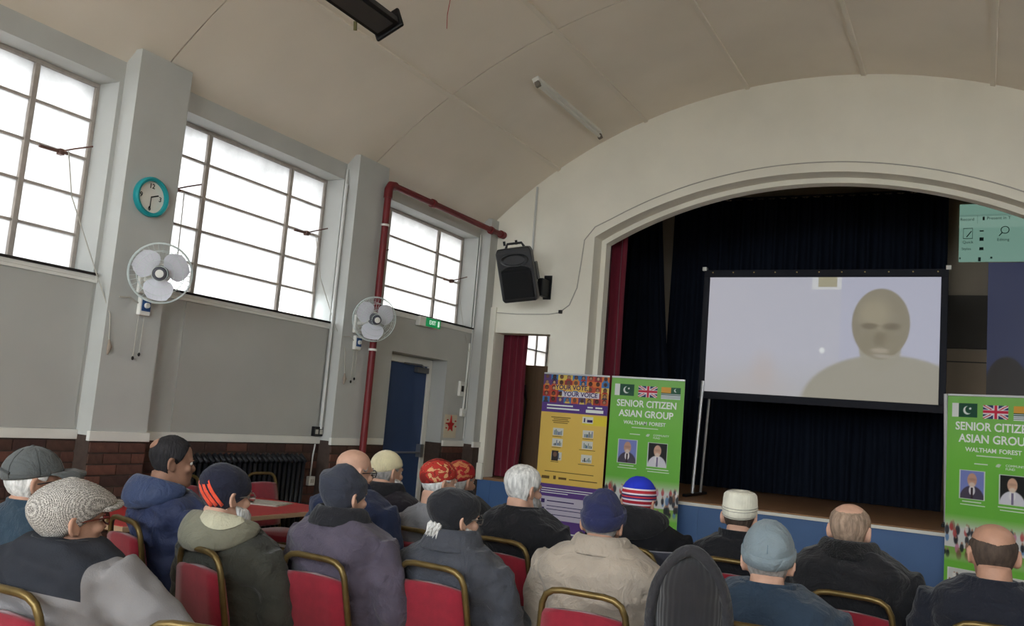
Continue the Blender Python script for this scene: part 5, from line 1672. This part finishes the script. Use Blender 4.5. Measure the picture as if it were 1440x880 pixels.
def patterned(name, base, gold):
    m = mat(name, base, .8)
    nt = m.node_tree; b_ = nt.nodes['Principled BSDF']
    tc = nt.nodes.new('ShaderNodeTexCoord'); vo = nt.nodes.new('ShaderNodeTexNoise'); vo.inputs['Scale'].default_value = 24; vo.inputs['Detail'].default_value = 2.5; vo.inputs['Distortion'].default_value = 1.2
    rp = nt.nodes.new('ShaderNodeValToRGB'); rp.color_ramp.interpolation = 'CONSTANT'
    for i, (p, c) in enumerate(((0, tuple(v*.7 for v in base)), (.40, base), (.545, (120, 40, 34)), (.57, gold))):
        e = rp.color_ramp.elements[i] if i < 2 else rp.color_ramp.elements.new(p)
        e.position = p; e.color = (*lin(c), 1)
    nt.links.new(tc.outputs['Object'], vo.inputs['Vector']); nt.links.new(vo.outputs['Fac'], rp.inputs[0]); nt.links.new(rp.outputs[0], b_.inputs['Base Color'])
    return m
seat('seated man in a red floral cap and light grey suit jacket', 620, 645, 4.72, 38, 56, who='man in red floral cap', jacket=cloth('suit_grey', (124, 124, 128)), collar='crew', hat='skull', hat_m=patterned('red_floral', (172, 48, 40), (204, 150, 104)), hat_h=.014, hat_kw=dict(top_add=.016, puff=.006), beard='white', hair='under', hairc='white', skin='fair', seed=8, bulk=.016, wr=.011, drop=.045)
seat('seated man in dark red patterned cap mostly hidden behind red floral cap', 650, 647, 5.45, 34, 40, who='man in dark red patterned cap', jacket=cloth('charcoal', (40, 40, 43)), hat='skull', hat_m=patterned('dark_red_floral', (150, 26, 30), (176, 110, 70)), hat_h=.014, hat_kw=dict(top_add=.016, puff=.006), hair='under', hairc='grey', skin='tan', seed=18)
seat('seated man in a black beret-like cap and charcoal coat with white tuft', 645, 683, 3.72, 34, 56, who='man in black cap and charcoal coat', jacket=cloth('charcoal_wool', (63, 65, 72)), collar='fold', collar_m=cloth('fur_black', (18, 18, 19), bump=.8), fold_m=cloth('charcoal_wool', (63, 65, 72)), hat='slouch', hat_m=cloth('cap_black', (29, 30, 35)), hat_kw=dict(top_add=.012, shift=(-.012, -.018), puff=.018), hat_h=.02,
     tuft=True, glasses=M_gl_met, beard='white', beard_l=.01, skin='fair', seed=9, bulk=.030, cd=(.03, 0), colh=1.2, drop=.025)
seat('seated grey-haired man in a plain black coat before yellow banner', 739, 653, 4.60, 31, 46, who='grey-haired man in black coat', jacket=cloth('black_wool', (22, 22, 26)), collar='stand', colh=.6, hair='full', hairc='white', hair_t=.014, hat_h=.012, beard='grey', beard_l=.0, skin='fair', seed=10, bulk=.03, drop=.03)
seat('seated man in a navy folded beanie and beige jacket', 852, 687, 3.72, 20, 17, who='man in navy beanie and beige jacket', jacket=cloth('beige', (160, 148, 134)), collar='fold', collar_m=cloth('brown_collar', (83, 76, 74)), fold_m=cloth('beige', (160, 148, 134)), hat='beanie', hat_m=cloth('navy_fleece', (38, 42, 78)), cuff=.058, crease=True, hat_kw=dict(top_add=.026, shift=(-.012, 0)), hat_h=.03,
     hair='under', hairc='grey', skin='tan', seed=11, bulk=.045, wr=.018, ws=7, zl=lambda ph: .122+.030*math.cos(ph), sw=.225, cd=(.12, -.30), drop=.02)
M_uhat = mat('hat_tmp', (40, 60, 190), .9)
pp = at(901, 669, 4.72)
zc_ = pp.z
M_uhat = zbands('blue_red_white_knit', [(.5, (170, 60, 66)), (zc_-.150, (216, 206, 210)), (zc_-.142, (160, 40, 52)), (zc_-.128, (214, 206, 212)), (zc_-.120, (56, 50, 110)), (zc_-.112, (190, 60, 66)), (zc_-.104, (60, 44, 90)), (zc_-.096, (214, 206, 212)), (zc_-.088, (176, 50, 60)), (zc_-.072, (222, 214, 220)), (zc_-.064, (40, 56, 186))])
seat('seated man in a blue, red and white knitted hat and black coat', 901, 669, 4.72, 18, 20, who='man in blue, red and white hat', jacket=M_bandj, hood=True, hood_m=cloth('black_hood', (24, 24, 27)), collar='none', hat='beanie', hat_m=M_uhat, hat_h=.024, skin='tan', seed=12, bulk=.045, sw=.21, hood_s=1.15, drop=.02)
seat('seated person in a dark knitted hood and grey jacket', 975, 776, 2.72, 10, 4, who='person in dark knitted hood', jacket=cloth('marl_grey', (83, 81, 83)), collar='none', hat='hoodup', hat_m=knit('dark_knit', (34, 33, 36), 46, .25), rim_m=cloth('hood_rim', (44, 43, 46)), hat_h=.036, skin='tan', seed=13, bulk=.03)
seat('seated man in a white embroidered prayer cap and black coat', 1042, 690, 4.55, 11, 8, who='man in white prayer cap', jacket=cloth('black_wool', (22, 22, 26)), collar='stand', hat='kufi', hat_m=knit('white_cotton', (222, 218, 200), 60, .2), rings=((.004, .011), (.022, .0125), (.030, .0125), (.082, -.012), (.0865, -.03)), ring_m=cloth('cap_thread', (176, 172, 158)), hat_h=.018, hair='under', hairc='mixed', skin='fair', seed=14, bulk=.03, drop=.03)
seat('seated man in a pale blue-grey fleece beanie and teal-blue jacket', 1083, 730, 3.18, 8, 2, who='man in blue-grey fleece beanie', jacket=cloth('teal_navy', (41, 56, 72)), collar='stand', colh=.6, hat='beanie', hat_m=cloth('fleece_blue_grey', (120, 132, 138)), cuff=.045, hat_kw=dict(top_add=.034), seam=cloth('fleece_seam', (98, 114, 124)), hat_h=.034, skin='fair', seed=15, bulk=.036, hair='under', hairc='grey', zl=lambda ph: .128+.028*math.cos(ph), sw=.215, drop=.012, cd=(0, -.12))
seat('seated man with cropped thinning hair and black wool coat', 1197, 705, 3.85, 10, 13, who='man with cropped hair in black', jacket=cloth('black_coat', (27, 27, 30)), collar='fold', collar_m=cloth('black_pile', (14, 14, 16), bump=.8), hairc='blond', hair_t=.005, hat_h=.010, skin='fair', seed=16, bulk=.045, sw=.21, zt=lambda d: float(np.interp(d, [50, 75, 110, 180], [.212, .222, .220, .208])), hair='fringe', cd=(.04, 0), drop=.012)
seat('seated balding man in a navy crew-neck top before green banner', 1398, 737, 3.36, 1, -8, who='balding man in navy top', jacket=cloth('navy_jersey', (24, 27, 37)), collar='crew', hair='fringe', hairc='mixed', hat_h=.0, skin='tan', seed=17, bulk=.014, coat=False, wr=.011, nod=-.10, zt=lambda d: float(np.interp(d, [50, 75, 100, 140, 180], [.150, .172, .180, .172, .160])), drop=.022, cd=(.03, .06))
